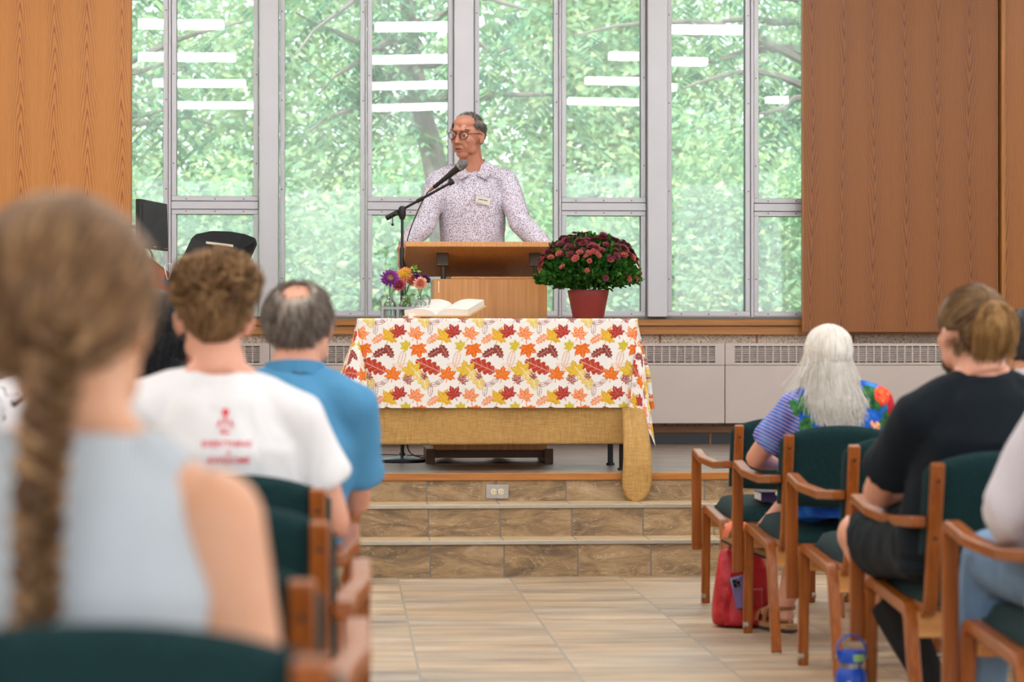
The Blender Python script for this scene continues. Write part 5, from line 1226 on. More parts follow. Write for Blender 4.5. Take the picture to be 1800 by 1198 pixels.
    mb.tube([hip-V3((0, 0, .085)), hip+V3((0, 0, .02))], [(.115*b, .165*b), (.112*b, .155*b)], 20, True, (0, 1, 0))
    for s in (-1, 1):
        h = V3((s*.08, hip.y+.04, hip.z-.02)); mm = bt.get('m', .012)
        if t <= 1: e = h.lerp(K[s], t); mb.tube([h, h.lerp(e, .5), e], [.083*b+mm, .075*b+mm, (.080-.02*t)*b+mm*1.8], 18); mb.ell(h, (.083*b+mm,)*3, n=16, m=10)
        else:
            e = K[s].lerp(A[s], t-1); mb.tube([h, h.lerp(K[s], .5), K[s]], [.083*b+mm, .073*b+mm, .058*b+mm], 18); mb.ell(h, (.083*b+mm,)*3, n=16, m=10); mb.ell(K[s], (.058*b+mm,)*3, n=16, m=10)
            mb.tube([K[s], K[s].lerp(e, .3), e], [.056*b+mm, .054*b+mm, .040*b+mm*1.5], 18)
    melt(mb, bt.get('name', 'trousers'), bt['mat'], body, .010, 4, .004, 7, 3)
    if not g('sandal'):
        for s in (-1, 1):
            mb = MB(); shoe(mb, A[s], V3(g('fd%d' % s, (s*.15, 1, 0))), .9); melt(mb, 'shoe', g('shoe', M_dark), body, .008, 3)
    if g('sock'):
        for s in (-1, 1):
            mb = MB(); mb.tube([A[s]-V3((0, 0, .05)), A[s], A[s].lerp(K[s], .15), A[s].lerp(K[s], g('sock_len', .5))], [.036, .046, .048, .059*b], 16); melt(mb, 'sock', cfg['sock'], body, .007, 2)
    return body, hd, R, k, nb, S, E, W, sh
def rough_paths(P, amp, rng, smooth=True):
    n, m, _ = P.shape; w_ = np.linspace(0, 1, m)[None, :, None]; a = rng.normal(size=(n, 1, 3))*amp; b_ = rng.normal(size=(n, 1, 3))*amp
    return P + a*np.sin(w_*PI*.9)*w_ + b_*w_**2
YO = .318
# ---------------------------------------------------------------- woman with the braid
TOP1 = cloth_mat('grey_rib_knit', (192, 200, 208), .03, .9, .25, 6); kk = TOP1
o_ = kk.sep(kk.coord()); rib = kk.math('SINE', kk.math('MULTIPLY', o_[0], 1300)); kk.bump(kk.math('ADD', kk.math('MULTIPLY', rib, .12), kk.noise(kk.coord(), 7, 3)), .5, .012)
H1 = hair_mat('hair_light_brown', [(74, 48, 32), (136, 100, 68), (206, 166, 120)])
bd, hd, R, k, nb, S, E, W, sh = sit(dict(label='woman seen from behind with a long brown braid and a sleeveless pale grey top', loc=(-.268, 2.26+YO, 0), skin=SK_A, k=1.13, head=(-.016, -.085, 1.050), neck=(.0, -.135, .925), chest=(.0, -.16, .775),
    hrot=(-14, 4, 0), sw=.132, zs=.846, build=.93, arm=1.26, seed=2, eR=(.178, -.185, .60), eL=(-.178, -.185, .60), wL=(-.12, .12, .52), wR=(.12, .12, .52), margin=.010, top=dict(sleeve=0, mat=TOP1.m, wr=.0015, name='sleeveless_top'), bottom=dict(mat=cloth_mat('dark_denim', (52, 60, 78)).m)))
rng = np.random.default_rng(3); c = hc(hd, R, k); ok = lambda d: not (d[1] > .25 and d[2] < .55) and not (d[2] < -.55 and d[1] > -.35) and d[2] > -.93 and not (abs(d[0]) > .8 and d[2] < -.3 and d[1] > -.2)
cap('hair', c, R, k, ok, H1, bd, .09)
D0 = sph_dirs(2600, rng, ok); gt = np.array([.05, -.86, -.52]); gt /= np.linalg.norm(gt); D1 = gt[None]+rng.normal(size=(2600, 3))*.13; D1[:, 2] += .35*np.maximum(0, D0[:, 2])*0; D1 /= np.linalg.norm(D1, axis=1)[:, None]
P = slerp_path(D0, D1, 16); n_ = len(P); lift = .10+.05*np.sin(np.linspace(0, 1, 16)*PI)[None, :, None]+rng.random((n_, 1, 1))*.05
strands('hair_swept_back', rough_paths(to_head(P, c, R, rad(k), lift), .004, rng), .0011, H1, bd)
# braid: three bundles woven down the back
def braid_center(t): # t 0..1 down
    p0 = c + R @ V3((0, -.098*k, -.02*k)); z = p0.z-.345*t
    return V3((-.008-.014*min(1, t*2)-.34*max(0, t-.80), p0.y-.012-.055*min(1, t*3.0)+.0*t-.022*t, z))
bp_ = []
for j in range(3):
    for q_ in range(110):
        ph = 2*PI*j/3; pts = []; a0 = rng.random()*2*PI; rr_ = .0118*math.sqrt(rng.random())
        for i in range(72):
            t = i/71; th = t*2*PI*4.6+ph; wd = (.020*(1-.30*t))*(1 if t < .93 else .6); cc = braid_center(t); tw = a0+t*16
            sz = (1-.3*t)
            pts.append((cc.x+wd*math.sin(th)+rr_*sz*math.cos(tw)*1.0, cc.y+.012*math.sin(2*th)+rr_*sz*math.sin(tw)*.9, cc.z+rr_*.5*math.cos(tw+1)))
        bp_.append(pts)
strands('braid', np.array(bp_), .0013, H1, bd, .9)
MB().lathe([(.011, -.008), (.013, 0), (.011, .008)], braid_center(.945)+V3((-.0, 0, 0)), 14).build('hair_tie', plain('brown_tie', (92, 64, 44), .7), bd)
# ---------------------------------------------------------------- curly hair, printed white tee
TEE = cloth_mat('white_tee', (232, 232, 236), .02, .85, .7, 7).m; H2 = hair_mat('hair_curly_brown', [(78, 52, 32), (134, 98, 64), (194, 156, 108)], .5)
bd, hd, R, k, nb, S, E, W, sh = sit(dict(label='person with curly brown pinned-up hair and a white T-shirt with red print on the back', loc=(-.262, 4.95+YO, 0), skin=SK_B, k=1.04, head=(-.02, -.10, 1.082), neck=(-.005, -.15, .955), chest=(.0, -.16, .81), sw=.160, zs=.880, tilt=-.01, build=1.05, seed=5, hrot=(4, 4, 2),
    eR=(.232, -.10, .655), eL=(-.232, -.09, .64), wR=(.225, .12, .625), wL=(-.1, .16, .55), margin=.012, top=dict(sleeve=.62, mat=TEE, wr=.005, ws=6, loose=.9, name='t_shirt'), bottom=dict(mat=cloth_mat('grey_trousers', (96, 96, 100)).m)))
rng = np.random.default_rng(8); c = hc(hd, R, k); ok = lambda d: not (d[1] > .35 and d[2] < .5) and d[2] > -.80 and not (abs(d[0]) > .7 and d[2] < -.25 and d[1] > -.5) and not (d[2] < -.5 and d[1] > -.6)
cap('hair', c, R, k, ok, H2, bd, .06)
D0 = sph_dirs(1500, rng, ok); gt = np.array([0, -.35, .93]); D1 = gt[None]+rng.normal(size=(1500, 3))*.3; D1 /= np.linalg.norm(D1, axis=1)[:, None]; P = slerp_path(D0, D1, 14); tt_ = np.linspace(0, 1, 14)[None, :, None]
P = to_head(P, c, R, rad(k), .07+.10*tt_+rng.random((1500, 1, 1))*.04); phs = rng.random((1500, 1))*6.28; wv_ = .006*np.stack([np.sin(tt_[..., 0]*16+phs), np.cos(tt_[..., 0]*16+phs), np.sin(tt_[..., 0]*13+phs)], -1)
strands('hair_swept_up', P+wv_*tt_, .0010, H2, bd, .8)
cu = []; bc_ = c + R @ V3((0, -.028, .052))
for i in range(460):
    d = rng.normal(size=3); d /= np.linalg.norm(d); d[2] = d[2] if d[2] > -.5 else -d[2]; p = np.array(bc_)+d*np.array([.080, .070, .060])*(.7+.45*rng.random()); ax = rng.normal(size=3); ax /= np.linalg.norm(ax)
    u = np.cross(ax, [.3, .5, .8]); u /= np.linalg.norm(u); v_ = np.cross(ax, u); r_ = .009+.010*rng.random(); tr_ = rng.uniform(1.2, 2.4)
    for b_ in range(4):
        sh_ = rng.normal(size=3)*.0018; cu.append([p+sh_+ax*(s-.5)*.03+(u*math.cos(s*tr_*6.28)+v_*math.sin(s*tr_*6.28))*r_ for s in np.linspace(0, 1, 20)])
strands('curls', np.array(cu), .0013, H2, bd, .8)
# print on the back of the tee, laid on the cloth
from mathutils.bvhtree import BVHTree
M_redp = plain('red_print', (226, 70, 84), .8, 0, .02)
def wrap_print(V, F, parent, name, mat, yoff=.0015):
    me = parent.data; bv = BVHTree.FromPolygons([v.co.copy() for v in me.vertices], [tuple(p.vertices) for p in me.polygons]); out = []
    for (x, z) in V:
        h = bv.ray_cast(V3((x, -1.0, z)), V3((0, 1, 0)), 3); out.append((x, (h[0].y if h[0] else -.27)-yoff, z))
    q = MB(); q.add(out, F); return q.build(name, mat, parent, smooth=False)
def text_flat(s, size, x, z, rot_=0):
    cu_ = bpy.data.curves.new('t', 'FONT'); cu_.body = s; cu_.size = size; cu_.align_x = 'CENTER'; cu_.resolution_u = 2; cu_.offset = size*.02; ob = bpy.data.objects.new('t', cu_); COL.objects.link(ob)
    me = bpy.data.meshes.new_from_object(ob.evaluated_get(bpy.context.evaluated_depsgraph_get())); bpy.data.objects.remove(ob)
    V = [(x+v.co.x, z+v.co.y) for v in me.vertices]; F_ = [tuple(p.vertices) for p in me.polygons]; return V, F_
px2 = lambda X, Y: ((PD(X, Y, 5.02)-bd.location).x, (PD(X, Y, 5.02)).z)
for (s_, sz, X, Y, nm) in (('EVERYTHING', .0175, 401, 783, 'printed_word'), ('IS', .012, 404, 797, 'printed_word'), ('AWESOME', .0185, 404, 812, 'printed_word')):
    x_, z_ = px2(X, Y); V, F_ = text_flat(s_, sz, x_, z_); wrap_print(V, F_, sh, nm, M_redp)
def blob2(cx, cz, rx, rz, n=14): return [(cx+rx*math.cos(2*PI*i/n), cz+rz*math.sin(2*PI*i/n)) for i in range(n)]
x_, z_ = px2(398, 742); V = []; F_ = []
for poly in (blob2(x_, z_+.022, .0075, .0085), [(x_-.003, z_+.013), (x_+.003, z_+.013), (x_+.002, z_-.004), (x_-.002, z_-.004)], [(x_-.0085, z_+.009), (x_-.012, z_+.006), (x_-.0175, z_-.006), (x_-.014, z_-.009), (x_-.008, z_)], [(x_+.0085, z_+.009), (x_+.008, z_), (x_+.014, z_-.009), (x_+.0175, z_-.006), (x_+.012, z_+.006)],
             [(x_-.009, z_-.010), (x_+.009, z_-.010), (x_+.009, z_-.0115), (x_-.009, z_-.0115)], [(x_-.009, z_-.0135), (x_-.001, z_-.0135), (x_-.001, z_-.022), (x_-.009, z_-.022)], [(x_+.001, z_-.0175), (x_+.009, z_-.0175), (x_+.009, z_-.023), (x_+.001, z_-.023)]):
    F_.append(tuple(range(len(V), len(V)+len(poly)))); V += poly
wrap_print(V, F_, sh, 'printed_pictogram', M_redp)
# ---------------------------------------------------------------- balding man in the blue polo
POLO = cloth_mat('blue_pique', (82, 146, 190), .03, .85, .5, 6, 500).m; H3 = hair_mat('hair_grey_brown', [(74, 62, 54), (118, 104, 94), (176, 166, 156)], .45)
bd, hd, R, k, nb, S, E, W, sh = sit(dict(label='balding grey-haired man seen from behind in a blue polo shirt', loc=(-.190, 5.90+YO, 0), skin=SK_B, k=1.09, head=(.072, -.12, 1.075), neck=(.060, -.165, .955), chest=(.04, -.165, .80), sw=.146, zs=.872, build=1.08, seed=9, hrot=(-12, 6, -3),
    eR=(.212, -.06, .635), eL=(-.160, -.06, .64), wR=(.16, .16, .61), wL=(-.14, .14, .55), margin=.012, top=dict(sleeve=.74, mat=POLO, wr=.004, ws=6, loose=.8, name='polo_shirt', collar=POLO), bottom=dict(mat=cloth_mat('khaki', (150, 134, 104)).m)))
rng = np.random.default_rng(12); c = hc(hd, R, k); bald = np.array([.1, -.42, .90])
ok = lambda d: not (d[1] > .30 and d[2] < .75) and d[2] > -.86 and not (abs(d[0]) > .72 and d[2] < -.3 and d[1] > -.4) and not (d[2] < -.5 and d[1] > -.5) and (d @ bald < .93)
cap('hair', c, R, k, lambda d: ok(d) and d @ bald < .86, H3, bd, .035)
D0 = sph_dirs(3000, rng, ok); D0 = D0[[(rng.random() < (1 if d @ bald < .84 else .25)) for d in D0]]; N_ = len(D0); tg = np.stack([D0[:, 0]*.8, np.full(N_, -.45), np.full(N_, -1.0)], 1); tg /= np.linalg.norm(tg, axis=1)[:, None]
D1 = D0+tg*.62; D1 /= np.linalg.norm(D1, axis=1)[:, None]; P = slerp_path(D0, D1, 9); tt_ = np.linspace(0, 1, 9)[None, :, None]
P = to_head(P, c, R, rad(k), .03+.10*np.sin(tt_*2.2)*rng.random((N_, 1, 1))+.02); strands('hair_strands', rough_paths(P, .005, rng), .0011, H3, bd)
# ---------------------------------------------------------------- black hair, black blouse
BLK = cloth_mat('black_cloth', (26, 28, 34), .1, .8, .6, 9).m; H4 = hair_mat('hair_black', [(12, 12, 15), (22, 22, 28), (44, 46, 54)], .35)
bd, hd, R, k, nb, S, E, W, sh = sit(dict(label='person with black hair and a collared black shirt behind the braided woman\'s head', loc=(-.545, 6.93+YO, 0), skin=SK_C, k=1.08, head=(-.01, -.09, 1.075), neck=(0, -.15, .955), sw=.155, zs=.890, seed=11, hrot=(-14, 3, 0), margin=.012, build=1.02,
    top=dict(sleeve=1.8, mat=BLK, wr=.005, name='shirt', collar=BLK), bottom=dict(mat=BLK)))
def long_hair(name, c, R, k, mat, parent, n, down, rng, spread=.0, part=.12, yb=-.0, lift=.10, m=20, r=.0013, front=.25, hang=(0, 0), ok2=None, sw_=1.0):
    az = rng.uniform(-PI, PI, n); u = rng.random(n); keep = []
    P = np.zeros((n, m, 3)); Rm = np.array(R); rd_ = np.array(rad(k))
    for i in range(n):
        a = rng.uniform(-.62*PI, .62*PI)  # 0 = straight back, +- to the sides
        sgn = 1 if a > 0 else -1; yroot = rng.uniform(-.55, .62); d0 = np.array([sgn*(.01+part*rng.random()), yroot, math.sqrt(max(.05, 1-yroot**2))]); d0 /= np.linalg.norm(d0)
        d1 = np.array([math.sin(a), -math.cos(a), -.18]); d1 /= np.linalg.norm(d1)
        L_ = lift+.07*rng.random(); s_ = slerp_path(d0[None], d1[None], 12)[0]; s_ = s_*rd_*(1+L_*(.3+.7*np.minimum(1, np.linspace(0, 2, 12)))[:, None])
        s_ = s_ @ Rm.T + np.array(c); e = s_[-1]; dn = down*(.72+.38*rng.random()**.7)*(1-.12*abs(a)); o = np.array([math.sin(a)*spread*(1+rng.normal()*.15)+hang[0], -.02*math.cos(a)+hang[1]+yb, 0])
        tt = np.linspace(0, 1, m-11)[1:]; j1, j2, j3 = rng.normal()*.005, rng.normal()*.004, rng.normal()*.006; q = np.stack([e + o*t**1.5*sw_+np.array([j1*math.sin(t*2.6)+j3*t*t, j2*math.sin(t*3.1), 0]) + np.array([0, 0, -dn*t]) for t in tt]); P[i] = np.concatenate([s_, q])
    o = strands(name, P, r, mat, parent, .45); return P
rng = np.random.default_rng(14); c = hc(hd, R, k); cap('hair', c, R, k, lambda d: not (d[1] > .3 and d[2] < .6) and d[2] > -.75, H4, bd, .08)
long_hair('hair_strands', c, R, k, H4, bd, 1500, .12, rng, -.02, r=.0014, lift=.16)
# ---------------------------------------------------------------- patterned white shirt (mostly hidden)
kk = cloth_mat('sketch_print', (226, 226, 232), .02, .85, .5, 7); n1 = kk.math('ABSOLUTE', kk.math('SUBTRACT', kk.noise(kk.coord(), 11, 2, .5, 1.5), .5)); n2 = kk.noise(kk.coord(), 6, 2)
kk.base(kk.mix(kk.math('MULTIPLY', kk.math('LESS_THAN', n1, .012), kk.math('GREATER_THAN', n2, .5)), lin((228, 228, 234)), lin((70, 56, 66))))
bd, hd, R, k, nb, S, E, W, sh = sit(dict(label='listener in a white shirt with thin dark sketch marks, half hidden by the braided head', loc=(-.705, 5.90+YO, 0), skin=SK_B, k=1.0, head=(-.02, -.08, 1.03), sw=.165, zs=.87, seed=13, margin=.014, build=1.02,
    top=dict(sleeve=1.7, mat=kk.m, wr=.005, name='shirt'), bottom=dict(mat=BLK)))
c = hc(hd, R, k); H5 = hair_mat('hair_dark', [(40, 30, 26), (60, 46, 38), (90, 74, 62)]); cap('hair', c, R, k, lambda d: not (d[1] > .3 and d[2] < .6) and d[2] > -.75, H5, bd, .09)
rng = np.random.default_rng(61)
def short_hair(c, R, k, mat, bd, n=1400):
    D0 = sph_dirs(n, rng, lambda d: not (d[1] > .3 and d[2] < .6) and d[2] > -.75); D1 = D0+np.array([0, -.2, -.4]); D1 /= np.linalg.norm(D1, axis=1)[:, None]
    strands('hair_strands', rough_paths(to_head(slerp_path(D0, D1, 8), c, R, rad(k), .08+.08*np.linspace(0, 1, 8)[None, :, None]), .005, rng), .0012, mat, bd)
short_hair(c, R, k, H5, bd)
# ---------------------------------------------------------------- white-haired woman
kk = cloth_mat('blue_flower_print', (34, 96, 196), .06, .8, .4, 7); c_ = kk.coord(); o_ = kk.sep(c_)
base = kk.ramp(kk.noise(c_, 16, 3), [(.35, (20, 66, 160)), (.55, (30, 104, 206)), (.75, (70, 150, 224))])
strp = kk.math('MULTIPLY', kk.math('GREATER_THAN', kk.math('SINE', kk.math('MULTIPLY', kk.math('ADD', o_[2], kk.math('MULTIPLY', o_[0], .55)), 480)), .2), kk.math('LESS_THAN', o_[0], -.135))
base = kk.mix(kk.math('MULTIPLY', strp, .8), base, lin((196, 170, 206)))
def spot(base, cx, cy, cz, r, colr, amp=.5, sc=30):
    d = kk.n('ShaderNodeVectorMath', operation='DISTANCE'); kk.l(c_, d.inputs[0]); d.inputs[1].default_value = (cx, cy, cz)
    nn_ = kk.math('MULTIPLY', kk.math('SUBTRACT', kk.noise(c_, sc, 2), .5), amp*r*2); f = kk.math('LESS_THAN', kk.math('ADD', d.outputs['Value'], nn_), r); return kk.mix(f, base, colr)
grn = kk.ramp(kk.noise(c_, 60, 3), [(.3, (22, 62, 44)), (.7, (74, 140, 78))]); org = kk.ramp(kk.noise(c_, 70, 3), [(.35, (222, 50, 60)), (.6, (246, 110, 60)), (.75, (250, 190, 110))])
base = spot(base, -.125, -.22, .835, .045, grn, 1.2, 26); base = spot(base, -.115, -.22, .76, .035, grn, 1.2, 26); base = spot(base, .135, -.22, .865, .05, grn, .9); base = spot(base, .20, -.2, .78, .05, grn, .9)
base = spot(base, .165, -.2, .872, .042, org, .7); base = spot(base, .200, -.18, .835, .034, lin((206, 40, 58)), .7); base = spot(base, .135, -.24, .76, .03, kk.ramp(kk.noise(c_, 80, 2), [(.4, (250, 214, 170)), (.6, (240, 130, 70))]), .7)
kk.base(base)
H6 = hair_mat('hair_white', [(212, 204, 194), (238, 233, 225), (252, 250, 244)], .38)
bd, hd, R, k, nb, S, E, W, sh = sit(dict(label='woman with long straight white hair and a bright blue floral blouse', loc=(1.665, 8.01+YO, 0), skin=SK_B, k=1.0, head=(-.015, -.10, 1.000), neck=(.0, -.14, .885), chest=(0, -.15, .77), sw=.142, zs=.828, tilt=.012, build=1.0, seed=17, hrot=(0, 8, 3), sandal=1,
    eL=(-.245, .015, .642), wL=(-.135, .25, .61), eR=(.23, .0, .60), wR=(.06, .24, .55), kL=(.05, .36, .575), aL=(-.155, .37, .365), kR=(.03, .36, .50), aR=(-.085, .33, .098), margin=.011,
    **{'fd-1': (-.75, .45, .30), 'fu-1': (.15, -.35, .9), 'fd1': (-.45, 1, 0)},
    top=dict(sleeve=.66, mat=kk.m, wr=.003, loose=.3, name='blouse'), bottom=dict(mat=kk.m, len=.95, name='skirt', m=.016)))
rng = np.random.default_rng(21); c = hc(hd, R, k); cap('hair', c, R, k, lambda d: not (d[1] > .3 and d[2] < .6) and d[2] > -.8 and not (abs(d[0]) < .035 and d[2] > .72), H6, bd, .055)
long_hair('hair_strands', c, R, k, H6, bd, 3000, .235, rng, .03, part=.10, lift=.075, m=24, r=.0013, hang=(.012, -.055))
long_hair('hair_flyaway_ends', c, R, k, H6, bd, 160, .19, rng, .06, part=.10, lift=.09, m=24, r=.0011, hang=(-.01, -.03))
# sandals of the white-haired woman
M_ors = plain('coral_straps', (226, 118, 80), .5); M_tans = plain('tan_straps', (150, 96, 56), .5); M_sole = plain('cork_sole', (60, 54, 56), .8); M_cork = plain('cork', (176, 136, 96), .8)
def sandal(A, d, up, strap, nm):
    A = V3(A); d = V3(d).normalized(); z = V3(up).normalized(); z = (z-d*z.dot(d)).normalized(); sd_ = d.cross(z); b0 = A-z*.066; q = MB()
    q2 = [b0+d*t+sd_*o for t, o in ((-.045, -.024), (.02, -.03), (.09, -.036), (.14, -.028), (.152, 0), (.14, .026), (.09, .034), (.02, .028), (-.045, .024), (-.055, 0))]; n = len(q2)
    q.add(q2+[p-z*.020 for p in q2], [tuple(range(n)), tuple(range(2*n-1, n-1, -1))]+[(i, n+i, n+(i+1) % n, (i+1) % n) for i in range(n)]); so = q.build('sandal', M_cork, bd, bevel=.003)
    q = MB(); q.add([p-z*.0201 for p in q2]+[p-z*.028 for p in q2], [tuple(range(n)), tuple(range(2*n-1, n-1, -1))]+[(i, n+i, n+(i+1) % n, (i+1) % n) for i in range(n)]); q.build('outsole', M_sole, so)
    for t in (.03, .075, .125):
        w_ = .040; pts = [b0+d*t+sd_*(w_*math.cos(a))+z*(.072*math.sin(a)**.7*(1.0 if t < .05 else .86 if t < .1 else .62)) for a in np.linspace(0, PI, 11)]; MB().sweep(pts, d, .024, .004).build('strap', strap, so, bevel=.001)
    pts = [A-z*.01-d*.012*0+(d*math.cos(a)+sd_*math.sin(a))*.036 for a in np.linspace(0, 2*PI, 19)]; MB().sweep(pts, z, .012, .003).build('ankle_strap', strap, so)
sandal((-.155, .37, .365), (-.75, .45, .30), (.15, -.35, .9), M_ors, 'l'); sandal((-.085, .33, .098), (-.45, 1, 0), (0, 0, 1), M_tans, 'r')
a0 = V3((-.155, .37, .365)).lerp(V3((.05, .36, .575)), .16); dl = (V3((.05, .36, .575))-V3((-.155, .37, .365))).normalized(); u = dl.orthogonal().normalized(); v_ = dl.cross(u)
MB().tube([a0+(u*math.cos(a)+v_*math.sin(a))*.041+dl*.006*math.sin(a) for a in np.linspace(0, 2*PI, 25)], .0016, 6).build('ankle_bracelet', plain('bracelet', (214, 206, 198), .25, .8), bd)
ku = V3((.05, .36, .575)); au = V3((-.155, .37, .365)); mb = MB(); mb.tube([au.lerp(ku, .42), au.lerp(ku, .58), au.lerp(ku, .9)], [.062, .066, .076], 16); melt(mb, 'trouser_cuff', plain('white_cuff', (232, 230, 228), .8), bd, .008, 3, .003, 9)
# ---------------------------------------------------------------- listener in black with a half ponytail
BT = cloth_mat('black_tee', (18, 26, 34), .06, .88, .5, 6).m; H7 = hair_mat('hair_dark_blond', [(74, 54, 38), (122, 92, 62), (182, 146, 102)], .4)
bd, hd, R, k, nb, S, E, W, sh = sit(dict(label='listener in a black T-shirt and shorts with blond-brown hair tied half up', loc=(1.600, 5.97+YO, 0), skin=SK_B, k=1.12, head=(.015, -.11, 1.062), neck=(.035, -.155, .945), chest=(.04, -.165, .79), sw=.175, zs=.842, build=1.12, seed=23, hrot=(14, 2, 0), tilt=.0,
    eL=(-.200, .03, .645), wL=(-.02, .18, .63), eR=(.26, .0, .64), wR=(.12, .18, .60), kL=(-.165, .42, .50), aL=(-.02, .13, .10), kR=(.12, .40, .50), aR=(.06, .17, .10), margin=.013, sock=plain('black_sock', (14, 14, 17), .9), sock_len=.55, shoe=plain('black_shoe', (20, 20, 24), .5),
    top=dict(sleeve=.72, mat=BT, wr=.004, ws=5, loose=1.0, name='t_shirt'), bottom=dict(mat=BT, len=.66, name='shorts', m=.02)))
rng = np.random.default_rng(25); c = hc(hd, R, k); ok = lambda d: not (d[1] > .4 and d[2] < .5) and d[2] > -.86 and not (abs(d[0]) > .78 and d[2] < -.15 and d[1] > -.5) and not (d[2] < -.45 and d[1] > -.5)
cap('hair', c, R, k, ok, H7, bd, .05)
Gd = np.array([.05, -.78, .62]); D0 = sph_dirs(2400, rng, lambda d: ok(d) and d[2] > -.5); D1 = Gd[None]+rng.normal(size=(2400, 3))*.05; D1 /= np.linalg.norm(D1, axis=1)[:, None]
P = to_head(slerp_path(D0, D1, 14), c, R, rad(k), .05+.08*np.sin(np.linspace(0, PI, 14))[None, :, None]*rng.random((2400, 1, 1))+.02); strands('hair_pulled_back', rough_paths(P, .002, rng), .0011, H7, bd, .8)
gp = np.array(c + R @ V3(tuple(Gd*np.array(rad(k))*1.14))); tl = []
for i in range(1500):
    a = rng.normal()*.5; r_ = rng.random(); L_ = .13+.03*rng.normal()*.5; wd = .058*math.sin(max(-1, min(1, a))*1.3); dep = .018+.030*rng.random(); pts = []
    for t in np.linspace(0, 1, 13):
        bul = math.sin(min(1, t*1.25)*PI*.62); pts.append(gp+np.array([wd*bul+rng.normal()*.0006, -dep*math.sin(t*PI)*1.1+.012*t*0, .012*math.sin(t*PI)*(1-t)-L_*t**1.15]))
    tl.append(pts)
strands('ponytail', np.array(tl), .0012, hair_mat('hair_gold_brown', [(112, 78, 44), (160, 118, 70), (206, 164, 108)], .4), bd, .6)
MB().ell(tuple(gp), (.013, .010, .010), n=14, m=10).build('hair_tie', plain('tie', (120, 88, 60), .7), bd)
D0 = sph_dirs(500, rng, lambda d: d[2] < -.3 and d[2] > -.8 and d[1] < -.2); D1 = D0+np.array([0, 0, -.45]); D1 /= np.linalg.norm(D1, axis=1)[:, None]; P = to_head(slerp_path(D0, D1, 8), c, R, rad(k), .07+.1*np.linspace(0, 1, 8)[None, :, None]); strands('nape_hair', rough_paths(P, .008, rng), .0009, H7, bd)
# beard along the jaw
D0 = sph_dirs(500, rng, lambda d: d[2] < -.45 and d[1] > .15); Rm = np.array(R); c2 = np.array(hd + R @ V3((0, .028*k, -.030*k))); rj = np.array([.060, .062, .072])*k
P = (slerp_path(D0, (lambda q: q/np.linalg.norm(q, axis=1)[:, None])(D0+np.array([0, .1, -.3])), 6)*rj*(1+.12*np.linspace(0, 1, 6)[None, :, None])) @ Rm.T + c2; strands('beard', P, .0009, H7, bd)
# ---------------------------------------------------------------- listener in jeans and loose white shirt, right edge
WS = cloth_mat('pale_lilac_shirt', (214, 210, 220), .02, .85, .8, 6).m; JN = cloth_mat('light_denim', (118, 150, 184), .12, .85, .5, 9, 500).m
def cuffpost(co): return co
bd, hd, R, k, nb, S, E, W, sh = sit(dict(label='listener in a loose pale shirt and light blue jeans at the right edge', loc=(1.675, 4.93+YO, 0), skin=SK_B, k=1.03, head=(.03, -.10, 1.09), neck=(.02, -.14, .965), chest=(.01, -.15, .80), sw=.165, zs=.890, build=1.0, seed=29,
    eL=(-.225, -.055, .665), wL=(-.15, .13, .57), eR=(.23, -.03, .66), wR=(.1, .15, .57), kL=(-.160, .36, .525), aL=(-.20, .40, .09), kR=(.12, .36, .52), aR=(.12, .30, .09), margin=.020, shoe=plain('grey_shoe', (90, 90, 98), .6),
    top=dict(sleeve=1.72, mat=WS, wr=.007, ws=6, name='loose_shirt'), bottom=dict(mat=JN, name='jeans', m=.014)))
mb = MB(); mb.tube([(-.12, -.14, .60), (-.135, -.10, .52), (-.15, -.03, .44), (-.155, .0, .40)], [(.09, .05), (.10, .055), (.09, .04), (.06, .02)], 16, True, (0, 1, 0)); melt(mb, 'shirt_tail', WS, sh, .008, 4, .006, 7, 4)
c = hc(hd, R, k); cap('hair', c, R, k, lambda d: not (d[1] > .3 and d[2] < .6) and d[2] > -.75, H5, bd, .09); short_hair(c, R, k, H5, bd)
# ---------------------------------------------------------------- dark-haired listener, right edge behind
H8 = hair_mat('hair_dark_grey', [(24, 26, 28), (46, 48, 50), (92, 94, 96)], .45)
bd, hd, R, k, nb, S, E, W, sh = sit(dict(label='dark-haired listener in a pale collared shirt cut by the right edge', loc=(2.100, 7.11+YO, 0), skin=SK_C, k=1.06, head=(0, -.11, 1.035), neck=(0, -.15, .925), sw=.16, zs=.85, build=1.05, seed=31, hrot=(10, 4, 0), margin=.013,
    top=dict(sleeve=1.75, mat=cloth_mat('pale_shirt', (206, 210, 222)).m, wr=.004, name='shirt', collar=WS), bottom=dict(mat=BLK)))
rng = np.random.default_rng(33); c = hc(hd, R, k); ok = lambda d: not (d[1] > .4 and d[2] < .55) and d[2] > -.8 and not (abs(d[0]) > .75 and d[2] < -.3 and d[1] > -.4)
cap('hair', c, R, k, ok, H8, bd, .07); D0 = sph_dirs(1400, rng, ok); D1 = D0+np.array([0, -.15, -.4]); D1 /= np.linalg.norm(D1, axis=1)[:, None]
strands('hair_strands', rough_paths(to_head(slerp_path(D0, D1, 8), c, R, rad(k), .07+.09*np.linspace(0, 1, 8)[None, :, None]), .005, rng), .0012, H8, bd)

